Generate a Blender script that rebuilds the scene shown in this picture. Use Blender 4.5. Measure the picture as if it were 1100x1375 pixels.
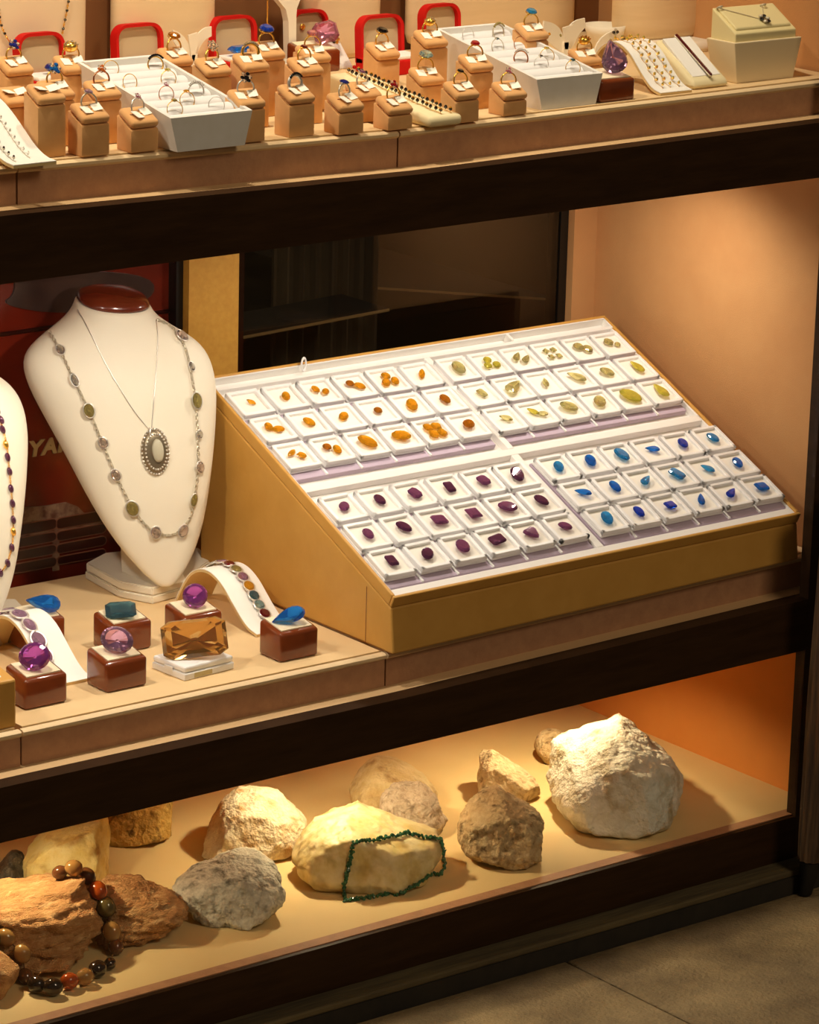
import bpy, bmesh, math, random
from mathutils import Vector, Matrix, noise
from mathutils.bvhtree import BVHTree
for o in list(bpy.data.objects): bpy.data.objects.remove(o)
S = bpy.context.scene; COL = S.collection
PI = math.pi
# ------------------------------------------------------------------ camera
F = 4819.4                                   # focal length in pixels of the 1100 x 1375 frame
yaw, pit, rol = (math.radians(a) for a in (38.585, 15.860, -1.535))
fw = Vector((math.sin(yaw)*math.cos(pit), math.cos(yaw)*math.cos(pit), -math.sin(pit)))
r0 = Vector((math.cos(yaw), -math.sin(yaw), 0)); d0 = fw.cross(r0)
RT = r0*math.cos(rol) + d0*math.sin(rol); DN = d0*math.cos(rol) - r0*math.sin(rol)
CAM = Vector((-2.1520, -2.6269, 1.4796))
cd = bpy.data.cameras.new('camera'); cam = bpy.data.objects.new('camera', cd); COL.objects.link(cam)
cd.sensor_fit = 'HORIZONTAL'; cd.sensor_width = 36; cd.lens = F*36/1100; cd.clip_start = .05; cd.clip_end = 60
cam.matrix_world = Matrix((( RT.x, -DN.x, -fw.x, CAM.x), (RT.y, -DN.y, -fw.y, CAM.y), (RT.z, -DN.z, -fw.z, CAM.z), (0, 0, 0, 1)))
S.camera = cam
# ------------------------------------------------------------------ world, exposure
S.view_settings.view_transform = 'Standard'; S.view_settings.look = 'None'
S.view_settings.gamma = 1; S.view_settings.use_curve_mapping = False; S.view_settings.exposure = 0.0
W = bpy.data.worlds.new('world'); S.world = W; W.use_nodes = True
W.node_tree.nodes['Background'].inputs[0].default_value = (.62, .50, .36, 1)
W.node_tree.nodes['Background'].inputs[1].default_value = .09
YB_SHOP = .75
# ------------------------------------------------------------------ lamps in the three compartments, added fill lights in street and shop
def spot(name, loc, to, power, size=70, blend=.6, col=(1, .85, .66), rad=.02):
    l = bpy.data.lights.new(name, 'SPOT'); l.energy = power; l.color = col; l.spot_size = math.radians(size)
    l.spot_blend = blend; l.shadow_soft_size = rad
    o = bpy.data.objects.new(name, l); COL.objects.link(o); o.location = loc
    o.rotation_euler = (Vector(to)-Vector(loc)).to_track_quat('-Z', 'Y').to_euler(); return o
def area(name, loc, to, power, sx, sy, col=(1, .88, .7)):
    l = bpy.data.lights.new(name, 'AREA'); l.energy = power; l.color = col; l.shape = 'RECTANGLE'; l.size = sx; l.size_y = sy
    o = bpy.data.objects.new(name, l); COL.objects.link(o); o.location = loc
    o.rotation_euler = (Vector(to)-Vector(loc)).to_track_quat('-Z', 'Y').to_euler(); return o
for x, p in [(-.95, 12.5), (-.55, 15), (-.15, 14), (.25, 12.5)]:
    spot('top_spot', (x-.12, .045, 1.64), (x+.06, .17, .91), p, 90, .9, (1, .87, .67), .022)
for x, y, p in [(-.80, .045, 2.6), (-.50, .045, 3.4), (-.22, .045, 3.1), (.10, .16, 2.2), (.38, .17, 2.1)]:
    spot('mid_spot', (x, y, .790), (x+.03, y+.07, .39), p*1.08, 168, .8, (1, .91, .77), .016)
for x, y, p in [(-.44, .16, 1.8), (-.03, .17, 2.1), (.30, .19, 2.3)]:
    spot('low_spot', (x, y, .276), (x+.01, y-.01, .10), p, 136, .5, (1, .81, .49), .007)
area('street_fill', (.25, -3.6, 3.7), (0, -.2, 0), 46, 1.0, 1.0, (1, .80, .55))  # added unseen fill light for the pavement and the fascias
l = bpy.data.lights.new('shop_fill', 'POINT'); l.energy = 5; l.color = (1, .8, .55); l.shadow_soft_size = .05  # added unseen point light to brighten the shelf edges behind the tinted pane
o = bpy.data.objects.new('shop_fill', l); COL.objects.link(o); o.location = (.95, YB_SHOP-.22, 1.25)
# ------------------------------------------------------------------ unprojection on to real surfaces
def ray(x, y): return fw + RT*((x-550)/F) + DN*((y-687.5)/F)
def onX(x, y, v): d = ray(x, y); return CAM + d*((v-CAM.x)/d.x)
def onY(x, y, v): d = ray(x, y); return CAM + d*((v-CAM.y)/d.y)
def onZ(x, y, v): d = ray(x, y); return CAM + d*((v-CAM.z)/d.z)
def onP(x, y, p, n): d = ray(x, y); return CAM + d*((p-CAM).dot(n)/d.dot(n))
def lerp(tab, x):
    if x <= tab[0][0]: return tab[0][1]
    for (a, u), (b, v) in zip(tab, tab[1:]):
        if x <= b: return u + (v-u)*(x-a)/(b-a)
    return tab[-1][1]
ZT = [(-.52, .8694), (-.067, .8626), (.50, .8674)]      # sill under the upper platforms (sags a little)
ZM = [(-.52, .3455), (-.067, .3429), (.50, .3502)]      # sill under the middle platforms
PH = .0365                                               # platform thickness
ZB = .102
def surf(sh, x): return lerp(ZT, x)+PH if sh == 't' else lerp(ZM, x)+PH if sh == 'm' else ZB
def G(px, py, sh):
    z = surf(sh, 0)
    for i in range(8): p = onZ(px, py, z); z = surf(sh, p.x)
    return Vector((p.x, p.y, z))
XR, YB = .524, .41                                       # right wall, back wall
# ------------------------------------------------------------------ materials
def lin(c): return tuple(((v/255)/12.92 if v <= 10 else ((v/255+.055)/1.055)**2.4) for v in c)
MATS = {}
def mat(name, rgb, rough=.6, metal=0, rgb2=None, nscale=40, bump=0, bscale=200, trans=0, ior=1.5, spec=.5, coat=0, sheen=0, stretch=None, detail=6, sss=0, lo=.35, hi=.65):
    if name in MATS: return MATS[name]
    m = bpy.data.materials.new(name); m.use_nodes = True; nt = m.node_tree; b = nt.nodes['Principled BSDF']
    b.inputs['Base Color'].default_value = (*lin(rgb), 1); b.inputs['Roughness'].default_value = rough
    b.inputs['Metallic'].default_value = metal; b.inputs['Transmission Weight'].default_value = trans
    b.inputs['IOR'].default_value = ior; b.inputs['Specular IOR Level'].default_value = spec; b.inputs['Coat Weight'].default_value = coat
    b.inputs['Sheen Weight'].default_value = sheen
    if sss: b.inputs['Subsurface Weight'].default_value = sss; b.inputs['Subsurface Radius'].default_value = (.02, .015, .008); b.inputs['Subsurface Scale'].default_value = .5
    if rgb2 or bump:
        tc = nt.nodes.new('ShaderNodeTexCoord'); mp = nt.nodes.new('ShaderNodeMapping'); nt.links.new(tc.outputs['Object'], mp.inputs[0])
        if stretch: mp.inputs['Scale'].default_value = stretch
    if rgb2:
        n = nt.nodes.new('ShaderNodeTexNoise'); n.inputs['Scale'].default_value = nscale; n.inputs['Detail'].default_value = detail; n.inputs['Roughness'].default_value = .65
        nt.links.new(mp.outputs[0], n.inputs['Vector'])
        cr = nt.nodes.new('ShaderNodeValToRGB'); cr.color_ramp.elements[0].position = lo; cr.color_ramp.elements[1].position = hi
        cr.color_ramp.elements[0].color = (*lin(rgb), 1); cr.color_ramp.elements[1].color = (*lin(rgb2), 1)
        nt.links.new(n.outputs[0], cr.inputs[0]); nt.links.new(cr.outputs[0], b.inputs['Base Color'])
    if bump:
        n2 = nt.nodes.new('ShaderNodeTexNoise'); n2.inputs['Scale'].default_value = bscale; n2.inputs['Detail'].default_value = 5
        nt.links.new(mp.outputs[0], n2.inputs['Vector'])
        bp = nt.nodes.new('ShaderNodeBump'); bp.inputs['Strength'].default_value = bump; bp.inputs['Distance'].default_value = .004
        nt.links.new(n2.outputs[0], bp.inputs['Height']); nt.links.new(bp.outputs[0], b.inputs['Normal'])
    MATS[name] = m; return m
mat('dark_wood', (46, 29, 15), .5, rgb2=(58, 38, 21), nscale=14, stretch=(1, 1, 8), spec=.12)
mat('sill', (214, 178, 130), .5)
mat('fascia', (172, 124, 90), .7, rgb2=(186, 138, 100), nscale=60, bump=.15, bscale=300)
mat('cloth', (226, 192, 140), .85, rgb2=(232, 200, 150), nscale=9, bump=.08, bscale=900)
mat('suede', (198, 142, 88), .85, rgb2=(208, 154, 98), nscale=7, bump=.1, bscale=500)
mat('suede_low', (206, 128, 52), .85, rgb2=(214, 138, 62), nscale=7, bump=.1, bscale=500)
mat('shelf_low', (220, 190, 130), .75, rgb2=(226, 198, 140), nscale=8, bump=.05, bscale=400)
mat('brown_board', (116, 72, 36), .6, rgb2=(128, 82, 44), nscale=9)
mat('tan_board', (206, 154, 62), .6, rgb2=(196, 142, 54), nscale=160, bump=.05)
mat('black_trim', (14, 11, 8), .4)
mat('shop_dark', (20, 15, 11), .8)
mat('pavement', (138, 116, 78), .8, rgb2=(96, 78, 50), nscale=9, bump=.8, bscale=220, lo=.36, hi=.64, detail=14)
mat('kerb', (98, 84, 52), .8, rgb2=(64, 52, 32), nscale=22, bump=.3, bscale=120, stretch=(.3, 3, 1))
mat('velvet', (218, 162, 100), .9, rgb2=(226, 172, 110), nscale=50, sheen=.25)
mat('tag', (252, 246, 230), .6)
mat('gold', (255, 204, 96), .24, .85); mat('rose_gold', (240, 170, 120), .2, 1); mat('silver', (238, 234, 226), .28, .75)
mat('antique_silver', (214, 204, 182), .3, .5)
mat('white_plastic', (244, 242, 240), .4); mat('gem_pad', (246, 240, 228), .9); mat('case_white', (240, 236, 230), .7)
mat('lilac_foam', (190, 172, 190), .8); mat('case_tan', (208, 156, 74), .5, rgb2=(200, 148, 66), nscale=30)
mat('tray_white', (226, 222, 214), .75, rgb2=(232, 229, 224), nscale=60); mat('roll_white', (232, 230, 230), .85)
mat('ivory', (240, 230, 208), .55, bump=.05, bscale=700); mat('ivory_linen', (226, 196, 150), .75, rgb2=(234, 206, 162), nscale=25, stretch=(.3, .3, 3))
mat('neck_wood', (112, 42, 22), .25, coat=.6, rgb2=(96, 34, 18), nscale=20)
mat('block_wood', (126, 58, 24), .2, coat=.5, rgb2=(110, 48, 20), nscale=18, stretch=(1, 1, 4))
mat('pad_cream', (238, 222, 188), .8)
mat('red_velvet', (200, 16, 10), .65, spec=.25); mat('taupe_satin', (196, 172, 136), .4); mat('insert_white', (244, 240, 232), .8)
mat('cream_leather', (236, 220, 164), .45); mat('cream_box', (236, 216, 176), .5)
mat('bracelet_cream', (238, 222, 176), .8); mat('ramp_white', (248, 244, 236), .6); mat('ramp_tan', (230, 200, 140), .6)
def gemmat(name, rgb, ior=1.6, t=.72):
    return mat('gem_'+name, rgb, .03, trans=t, ior=ior, spec=.9)
for n, c, t in [('citrine', (255, 190, 44), .75), ('dark_citrine', (206, 132, 36), .7), ('lemon', (232, 220, 92), .7), ('pale_yellow', (240, 232, 168), .85), ('amethyst', (150, 84, 130), .6), ('deep_amethyst', (112, 60, 96), .6),
              ('pale_amethyst', (206, 170, 200), .8), ('blue', (40, 136, 236), .75), ('deep_blue', (36, 84, 220), .7), ('aqua', (60, 172, 236), .75), ('teal', (84, 130, 146), .8), ('purple', (190, 96, 196), .85), ('violet', (222, 176, 218), .92), ('pink', (226, 150, 178), .85), ('ruby', (190, 24, 40), .6),
              ('black', (14, 12, 14), .1), ('clear', (248, 247, 242), .93), ('aquamarine', (190, 232, 240), .9), ('smoky', (214, 166, 96), .92), ('olive', (196, 182, 116), .8), ('garnet', (120, 20, 30), .5), ('sapphire', (50, 62, 160), .6), ('orange', (244, 140, 50), .7), ('rose', (244, 228, 218), .9)]:
    gemmat(n, c, 1.6, t)
mat('agate_amber', (196, 84, 22), .12, trans=.3, coat=.5); mat('agate_olive', (92, 78, 42), .12, coat=.5); mat('agate_brown', (104, 62, 34), .12, coat=.5); mat('agate_honey', (200, 150, 84), .12, trans=.45, coat=.5); mat('agate_dark', (46, 32, 22), .12, coat=.5)
mat('green_chip', (30, 78, 48), .25, rgb2=(60, 120, 80), nscale=200)
mat('red_lacquer', (128, 36, 18), .25, coat=.4, rgb2=(96, 24, 12), nscale=10)
mat('worn_grey', (160, 128, 104), .5, rgb2=(100, 48, 34), nscale=60, lo=.42, hi=.62, bump=.3, bscale=150); mat('slot_red', (56, 12, 8), .35)
mat('letter_tan', (196, 164, 110), .35, .3)
def glassmat(name, gl, tint=(1, 1, 1)):
    m = bpy.data.materials.new(name); m.use_nodes = True; nt = m.node_tree; nt.nodes.remove(nt.nodes['Principled BSDF'])
    out = nt.nodes['Material Output']; mx = nt.nodes.new('ShaderNodeMixShader'); a = nt.nodes.new('ShaderNodeBsdfTransparent'); g = nt.nodes.new('ShaderNodeBsdfGlossy')
    a.inputs[0].default_value = (*tint, 1); g.inputs['Roughness'].default_value = .01; mx.inputs[0].default_value = gl
    nt.links.new(a.outputs[0], mx.inputs[1]); nt.links.new(g.outputs[0], mx.inputs[2]); nt.links.new(mx.outputs[0], out.inputs[0]); MATS[name] = m
glassmat('pane', .012, (.985, .985, .98)); glassmat('tinted_pane', .07, (.74, .72, .68)); glassmat('clear_lid', .02, (.98, .98, .98))
# ------------------------------------------------------------------ mesh helpers
def obj(name, bm, m, parent=None, smooth=False, keep=False):
    if keep is False: bmesh.ops.recalc_face_normals(bm, faces=bm.faces)
    me = bpy.data.meshes.new(name); bm.to_mesh(me); bm.free()
    if m: me.materials.append(MATS[m])
    for p in me.polygons: p.use_smooth = smooth
    o = bpy.data.objects.new(name, me); COL.objects.link(o)
    if parent: o.parent = parent
    return o
def shade_auto(o, ang=40):
    me = o.data
    for p in me.polygons: p.use_smooth = True
    me.set_sharp_from_angle(angle=math.radians(ang))
    return o
def thing(name, label, cat, loc=(0, 0, 0), rz=0, group=None):
    o = bpy.data.objects.new(name, None); COL.objects.link(o); o.location = loc; o.rotation_euler = (0, 0, rz); o.empty_display_size = .02
    return tag(o, label, cat, group)
def tag(o, label, cat, group=None):
    o['label'] = label; o['category'] = cat
    if group: o['group'] = group
    return o
def struct(o, label=None):
    o['kind'] = 'structure'
    if label: o['label'] = label
    return o
def B(): return bmesh.new()
def T(loc=(0, 0, 0), rot=(0, 0, 0), sc=(1, 1, 1)):
    from mathutils import Euler
    return Matrix.Translation(loc) @ Euler(rot).to_matrix().to_4x4() @ Matrix.Diagonal((*sc, 1))
def box(bm, x0, x1, y0, y1, z0, z1, M=None, bev=0, seg=2):
    vs = [bm.verts.new((x, y, z)) for x in (x0, x1) for y in (y0, y1) for z in (z0, z1)]
    fs = [bm.faces.new([vs[i] for i in q]) for q in ((0, 1, 3, 2), (4, 6, 7, 5), (0, 4, 5, 1), (2, 3, 7, 6), (0, 2, 6, 4), (1, 5, 7, 3))]
    if bev:
        es = list({e for f in fs for e in f.edges})
        r = bmesh.ops.bevel(bm, geom=es, offset=bev, segments=seg, affect='EDGES', profile=.5)
        vs = list({v for v in r['verts']} | {v for v in vs if v.is_valid})
    if M is not None: bmesh.ops.transform(bm, matrix=M, verts=[v for v in vs if v.is_valid])
    return bm
def hexa(bm, pts, bev=0, seg=2):       # 8 points: bottom fl, fr, br, bl, then top fl, fr, br, bl
    vs = [bm.verts.new(p) for p in pts]
    fs = [bm.faces.new([vs[i] for i in q]) for q in ((3, 2, 1, 0), (4, 5, 6, 7), (0, 1, 5, 4), (1, 2, 6, 5), (2, 3, 7, 6), (3, 0, 4, 7))]
    if bev: bmesh.ops.bevel(bm, geom=list({e for f in fs for e in f.edges}), offset=bev, segments=seg, affect='EDGES', profile=.5)
    return bm
def prism(bm, poly, z0, z1, M=None):
    a = [bm.verts.new((x, y, z0)) for x, y in poly]; b = [bm.verts.new((x, y, z1)) for x, y in poly]; n = len(poly)
    bm.faces.new(a[::-1]); bm.faces.new(b)
    for i in range(n): bm.faces.new((a[i], a[(i+1) % n], b[(i+1) % n], b[i]))
    if M is not None: bmesh.ops.transform(bm, matrix=M, verts=a+b)
    return bm
def loft(bm, rings, cap=True, closed=True):
    R = [[bm.verts.new(p) for p in r] for r in rings]; n = len(R[0])
    for a, b in zip(R, R[1:]):
        for i in range(n if closed else n-1): bm.faces.new((a[i], a[(i+1) % n], b[(i+1) % n], b[i]))
    if cap: bm.faces.new(R[0][::-1]); bm.faces.new(R[-1])
    return bm
def lathe(bm, prof, M=None, n=24):
    rings = [[(r*math.cos(2*PI*i/n), r*math.sin(2*PI*i/n), z) for i in range(n)] for r, z in prof]
    k = len(bm.verts); loft(bm, rings); bm.verts.ensure_lookup_table()
    if M is not None: bmesh.ops.transform(bm, matrix=M, verts=bm.verts[k:])
    return bm
def tube(bm, pts, r, n=6, closed=False):
    pts = [Vector(p) for p in pts]; rings = []; N = len(pts); up = Vector((.3, .2, .93))
    for i, p in enumerate(pts):
        if closed: t = pts[(i+1) % N]-pts[i-1]
        else: t = pts[min(i+1, N-1)]-pts[max(i-1, 0)]
        if t.length < 1e-9: t = Vector((1, 0, 0))
        t.normalize(); a = t.cross(up)
        if a.length < .05: a = t.cross(Vector((1, 0, 0)))
        a.normalize(); b = t.cross(a); rr = r[i] if isinstance(r, (list, tuple)) else r
        rings.append([p + a*(rr*math.cos(2*PI*k/n)) + b*(rr*math.sin(2*PI*k/n)) for k in range(n)])
    if closed:
        R = [[bm.verts.new(q) for q in g] for g in rings]
        for i in range(N):
            for k in range(n): bm.faces.new((R[i][k], R[i][(k+1) % n], R[(i+1) % N][(k+1) % n], R[(i+1) % N][k]))
    else: loft(bm, rings)
    return bm
def torus(bm, R, r, M=None, n=28, m=8, arc=2*PI, flat=1):
    full = abs(arc-2*PI) < 1e-6
    pts = [(R*math.cos(arc*i/n), R*math.sin(arc*i/n), 0) for i in range(n+(0 if full else 1))]
    k = len(bm.verts); tube(bm, pts, r, m, full); bm.verts.ensure_lookup_table()
    vs = bm.verts[k:]
    if M is not None: bmesh.ops.transform(bm, matrix=M, verts=vs)
    return bm
def ico(bm, r, M=Matrix(), sub=1):
    bmesh.ops.create_icosphere(bm, subdivisions=sub, radius=r, matrix=M); return bm
def outline(cut, n=16):
    if cut in ('emerald', 'square', 'cushion'):
        c = {'emerald': .28, 'square': .1, 'cushion': .42}[cut]
        return [(1-c, -1), (1, -1+c), (1, 1-c), (1-c, 1), (-1+c, 1), (-1, 1-c), (-1, -1+c), (-1+c, -1)]
    if cut == 'pear':
        r = []
        for i in range(n):
            a = 2*PI*i/n; s = math.sin(a); q = .5*(1+math.cos(a))
            r.append((s*(1-.75*q**1.4), math.cos(a)*1.05-.05))
        return r[::-1]
    if cut == 'marquise': return [(math.sin(a)*abs(math.sin(a))**.5, math.cos(a)) for a in [-2*PI*i/n for i in range(n)]]
    if cut == 'trillion':
        r = []
        for i in range(15):
            a = 2*PI*i/15; k = 1/(1+.22*(1-math.cos(3*a))); r.append((math.sin(-a)*k*1.1, math.cos(-a)*k*1.1))
        return r
    return [(math.cos(2*PI*i/n), math.sin(2*PI*i/n)) for i in range(n)]
def gem(bm, cut, a, b, h, M=Matrix(), n=16):        # table up (+z), half-sizes a (x) and b (y), total height h, culet at z = 0
    P = outline(cut, n); N = len(P)
    def ring(s, z, off=0):
        rr = []
        for i in range(N):
            x, y = P[i]
            if off: x2, y2 = P[(i+1) % N]; x, y = (x+x2)/2, (y+y2)/2
            rr.append(bm.verts.new(M @ Vector((x*a*s, y*b*s, z))))
        return rr
    stepcut = cut in ('emerald', 'square')
    R = [ring(.10, 0), ring(.60, h*.34), ring(1, h*.62), ring(1, h*.66), ring(.88, h*.86), ring(.68, h)]
    bm.faces.new(R[0][::-1]); bm.faces.new(R[-1])
    for p, q in zip(R, R[1:]):
        for i in range(N):
            j = (i+1) % N
            if stepcut: bm.faces.new((p[i], p[j], q[j], q[i]))
            else: bm.faces.new((p[i], p[j], q[j])); bm.faces.new((p[i], q[j], q[i]))
    return bm
def cloud(base, f):
    o = base
    return o
def copytree(o, parent=None):
    c = o.copy(); COL.objects.link(c)
    if parent: c.parent = parent
    for ch in o.children: copytree(ch, c)
    return c
def frame_cam(p, tilt):
    """orientation for a stone leaning so that its table looks up and out of the window by angle tilt"""
    return Matrix.Rotation(-.55, 4, 'Z') @ Matrix.Rotation(tilt, 4, 'X')
# =================================================================== SETTING
def bent(bm, x0, x1, y0, y1, zb, zt, xs=()):        # box whose bottom / top heights follow functions of x
    X = sorted({x0, x1} | {x for x in (-.52, -.067, .5) if x0 < x < x1} | set(xs))
    loft(bm, [[(x, y0, zb(x)), (x, y1, zb(x)), (x, y1, zt(x)), (x, y0, zt(x))] for x in X]); return bm
XL, YF = -1.25, -.021
PZ = onY(600, 1285, YF).z; KY = onZ(600, 1304, PZ).y; FZ = onY(600, 1334, KY).z-.002          # pavement level, foot of the plinth, front of the kerb
XJ = onY(1093, 680, YF).x
FL = struct(obj('floor', box(B(), -6, 6, -6, YF, FZ-.10, FZ-.022), 'pavement'), 'worn grey brown stone pavement outside the window')
jx = [onZ(487, 1368, FZ).x, onZ(757, 1289, FZ).x]; pitch = jx[1]-jx[0]
xs = [jx[1]+.62*i for i in range(-6, 7)]; ys = [KY-.001-.62*i for i in range(5)]
for a, b in zip(xs, xs[1:]):
    for c, d in zip(ys, ys[1:]):
        obj('paving_slab', box(B(), a+.0015, b-.0015, d+.0015, c-.0015, FZ-.022, FZ, bev=.0012, seg=1), 'pavement', FL)
mat('shade_black', (30, 24, 16), .9, rgb2=(44, 36, 24), nscale=30)  # shade on the kerb riser, put into its near-black colour
KB = struct(obj('trim_kerb', box(B(), -4, 4, KY+.001, YF+.014, PZ-.008, PZ-.0005, bev=.002), 'kerb'), 'narrow worn stone kerb under the window')
struct(obj('trim_kerb_riser', box(B(), -4, 4, KY, YF+.014, FZ-.06, PZ-.0082), 'shade_black'), 'kerb riser coloured black to stand for its shade')
zt = lambda x: lerp(ZT, x); zm = lambda x: lerp(ZM, x); cst = lambda v: (lambda x: v)
zb1 = onY(550, 310.5, YF).z; zb2 = onY(550, 1000.4, YF).z
struct(obj('trim_1', bent(B(), XL, XJ-.0005, YF, -.001, cst(zb1), zt), 'dark_wood'), 'dark brown wooden rail under the ring shelf')
struct(obj('trim_2', bent(B(), XL, XJ-.0005, YF, -.001, cst(zb2), zm), 'dark_wood'), 'dark brown wooden rail under the gemstone shelf')
struct(obj('baseboard_front', box(B(), XL, XJ-.0005, YF, -.0152, PZ, ZB), 'dark_wood'), 'dark brown plinth board under the rock shelf')
struct(obj('trim_3', bent(B(), XL, XR, -.001, .03, lambda x: zt(x)-.012, zt), 'sill'), 'cream sill strip in front of the ring platforms')
struct(obj('trim_4', bent(B(), XL, XR, -.001, .03, lambda x: zm(x)-.012, zm), 'sill'), 'cream sill strip in front of the gemstone platforms')
# shelf decks (undersides are the ceilings of the compartment below)
struct(obj('ceiling_2', bent(B(), XL, XR, .0305, YB, cst(.80), lambda x: zt(x)-.001), 'suede'), 'tan underside of the ring shelf')
struct(obj('ceiling_1', bent(B(), XL, XR, .0305, YB, cst(.279), lambda x: zm(x)-.001), 'suede'), 'tan underside of the gemstone shelf')
struct(obj('floor_display', box(B(), XL, XR, -.0005, YB+.02, ZB-.04, ZB), 'shelf_low'), 'tan bottom shelf of the window')
struct(obj('trim_5', box(B(), XL, XR, -.0150, -.0008, ZB-.02, ZB+.001), 'fascia'), 'brown front lip of the bottom shelf')
struct(obj('wall_right', box(B(), XR, XR+.03, .018, YB+.02, zm(.5), .80), 'suede'), 'tan suede side wall beside the gemstone case')
struct(obj('wall_right_top', box(B(), XR, XR+.03, .018, YB+.02, zt(.5), 1.7), 'suede'), 'tan suede side wall of the ring shelf')
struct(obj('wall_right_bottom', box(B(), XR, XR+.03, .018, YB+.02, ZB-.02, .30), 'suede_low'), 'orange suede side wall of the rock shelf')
struct(obj('trim_6', box(B(), XJ, .72, YF+.0003, -.007, PZ, 1.75), 'dark_wood'), 'dark wooden jamb at the right end of the window')
struct(obj('wall_front', box(B(), .7205, 4, YF, .02, -.05, 2.6), 'shop_dark'), 'black shop front beyond the jamb')
struct(obj('wall_back_top', box(B(), XL, XR, YB, YB+.02, .86, 1.7), 'brown_board'), 'brown back board of the ring shelf')
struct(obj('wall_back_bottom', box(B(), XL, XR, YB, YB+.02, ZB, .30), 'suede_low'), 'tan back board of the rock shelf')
struct(obj('ceiling', box(B(), XL, XR+.03, -.03, YB+.02, 1.70, 1.74), 'brown_board'), 'brown top board of the window')
struct(obj('wall_left', box(B(), XL-.03, XL, -.03, YB+.02, -.02, 1.74), 'suede'), 'tan side wall at the far end')
# front panes
for n, (z0, z1, lab) in enumerate([(ZB+.0015, zb2, 'clear pane in front of the rocks'), (.3505, zb1, 'clear pane in front of the gemstone shelf'), (.8700, 1.70, 'clear pane in front of the ring shelf')]):
    struct(obj('window_%d' % (n+1), box(B(), XL, XJ-.0005, -.0195, -.0160, z0, z1), 'pane'), lab)
# back of the middle compartment
zmb, ztb = .34, .82
xa, xb = onY(244.7, 420, YB).x, onY(311.5, 420, YB).x
xc, xd = onY(760.5, 350, YB).x, XR
struct(obj('wall_back', box(B(), xa, xb, YB-.012, YB+.01, zmb, ztb), 'tan_board'), 'golden tan board between the two back panes')
struct(obj('wall_back_right', box(B(), xc, xd, YB-.012, YB+.01, zmb, ztb), 'suede'), 'tan strip of back wall beside the side wall')
xe = onY(750, 350, YB).x
struct(obj('trim_7', box(B(), xe, xc-.0005, YB-.002, YB+.02, zmb, ztb), 'black_trim'), 'thin black edge of the back pane')
xf = onY(235, 420, YB).x
struct(obj('trim_8', box(B(), xf, xa-.0005, YB-.002, YB+.02, zmb, ztb), 'black_trim'), 'thin black edge beside the golden board')
struct(obj('window_4', box(B(), xb+.0005, xe-.0005, YB, YB+.005, zmb, ztb), 'tinted_pane'), 'dark tinted back pane behind the gemstone case')
# shop interior seen through the tinted pane
sh = struct(obj('wall_shop', bent(B(), XL, 1.4, YB+.75, YB+.78, cst(-.05), cst(1.7)), 'shop_dark'), 'dark wall of the shop behind the window')
struct(obj('floor_shop', box(B(), XL, 1.4, YB+.021, YB+.74, -.05, -.02), 'shop_dark'), 'dark shop floor')
mat('glass_edge', (190, 160, 110), .3); mat('curtain', (120, 106, 84), .8, rgb2=(84, 72, 58), nscale=4, stretch=(6, 1, .3)); mat('dark_red_panel', (70, 22, 12), .4)
def bar(name, p, q, yd, r, m, lab, cat, dep):
    a = onY(*p, yd); b = onY(*q, yd); d = (b-a)
    M = d.to_track_quat('X', 'Z').to_matrix().to_4x4(); t = thing(name, lab, cat, a)
    bm = B(); box(bm, 0, d.length, .0011, dep, -r, r, M); obj('plate', bm, 'shop_dark', t)
    bm = B(); box(bm, 0, d.length, 0, .001, -r, r, M); obj('edge', bm, m, t); return t
bar('glass_shelf', (302, 458), (523, 416), YB+.10, .0016, 'glass_edge', 'thin pale glass shelf edge behind the tinted pane, rising towards the wall', 'shelf', .09)
bar('glass_shelf', (492, 386), (752, 403), YB+.30, .0014, 'glass_edge', 'thin brown shelf edge deep behind the tinted pane, sinking towards the wall', 'shelf', .449)
a = onY(366, 480, YB+.22); b = onY(505, 480, YB+.22)
cm = B(); N = 40
loft(cm, [[(a.x+(b.x-a.x)*i/N, YB+.22+.006*math.sin(i*1.1)+k*.004, z) for z, k in ((-.02, 0), (.95, 0), (.95, 1), (-.02, 1))] for i in range(N+1)])
tag(obj('curtain', cm, 'curtain'), 'grey hanging curtain in the dark shop behind the tinted pane', 'curtain')
a = onY(313, 430, YB+.05); tag(obj('door_panel', box(B(), a.x-.01, a.x+.014, YB+.05, YB+.12, -.019, .95), 'dark_red_panel'), 'narrow dark red upright panel just behind the tinted pane', 'panel')
# ------------------------------------------------------------------ platforms
def platform(x0, x1, zf, lab):
    t = thing('display_platform', lab, 'platform')
    bm = B(); bent(bm, x0+.001, x1-.001, .018, YB-.013, zf, lambda x: zf(x)+.028); obj('body', bm, 'fascia', t)
    bm = B(); X = sorted({x0+.001, x1-.001} | {x for x in (-.52, -.067, .5) if x0 < x < x1})
    prof = lambda z: [(.018, z+.028), (.015, z+.0305), (.015, z+.0332), (.0175, z+.0348), (.022, z+.0350), (.022, z+.0282)]
    loft(bm, [[(x, y, z) for y, z in prof(zf(x))] for x in X]); shade_auto(obj('front_roll', bm, 'ivory_linen', t))
    bm = B(); bent(bm, x0+.004, x1-.004, .0225, YB-.013, lambda x: zf(x)+.0282, lambda x: zf(x)+PH); obj('top_panel', bm, 'cloth', t)
    return t
J = -.067
platform(-.49, J, zm, 'tan cloth platform under the gem blocks and the necklace bust')
platform(J, XR, zm, 'tan cloth platform under the big gemstone case')
platform(XL, -.49, zm, 'tan cloth platform under the tan tray box edge')
platform(-.492, J-.001, zt, 'tan cloth platform under the first ring tray and most ring stands')
platform(J-.001, XR, zt, 'tan cloth platform under the second ring tray and cream pendant box')
platform(XL, -.492, zt, 'tan cloth platform under the white bracelet slope end')
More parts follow.
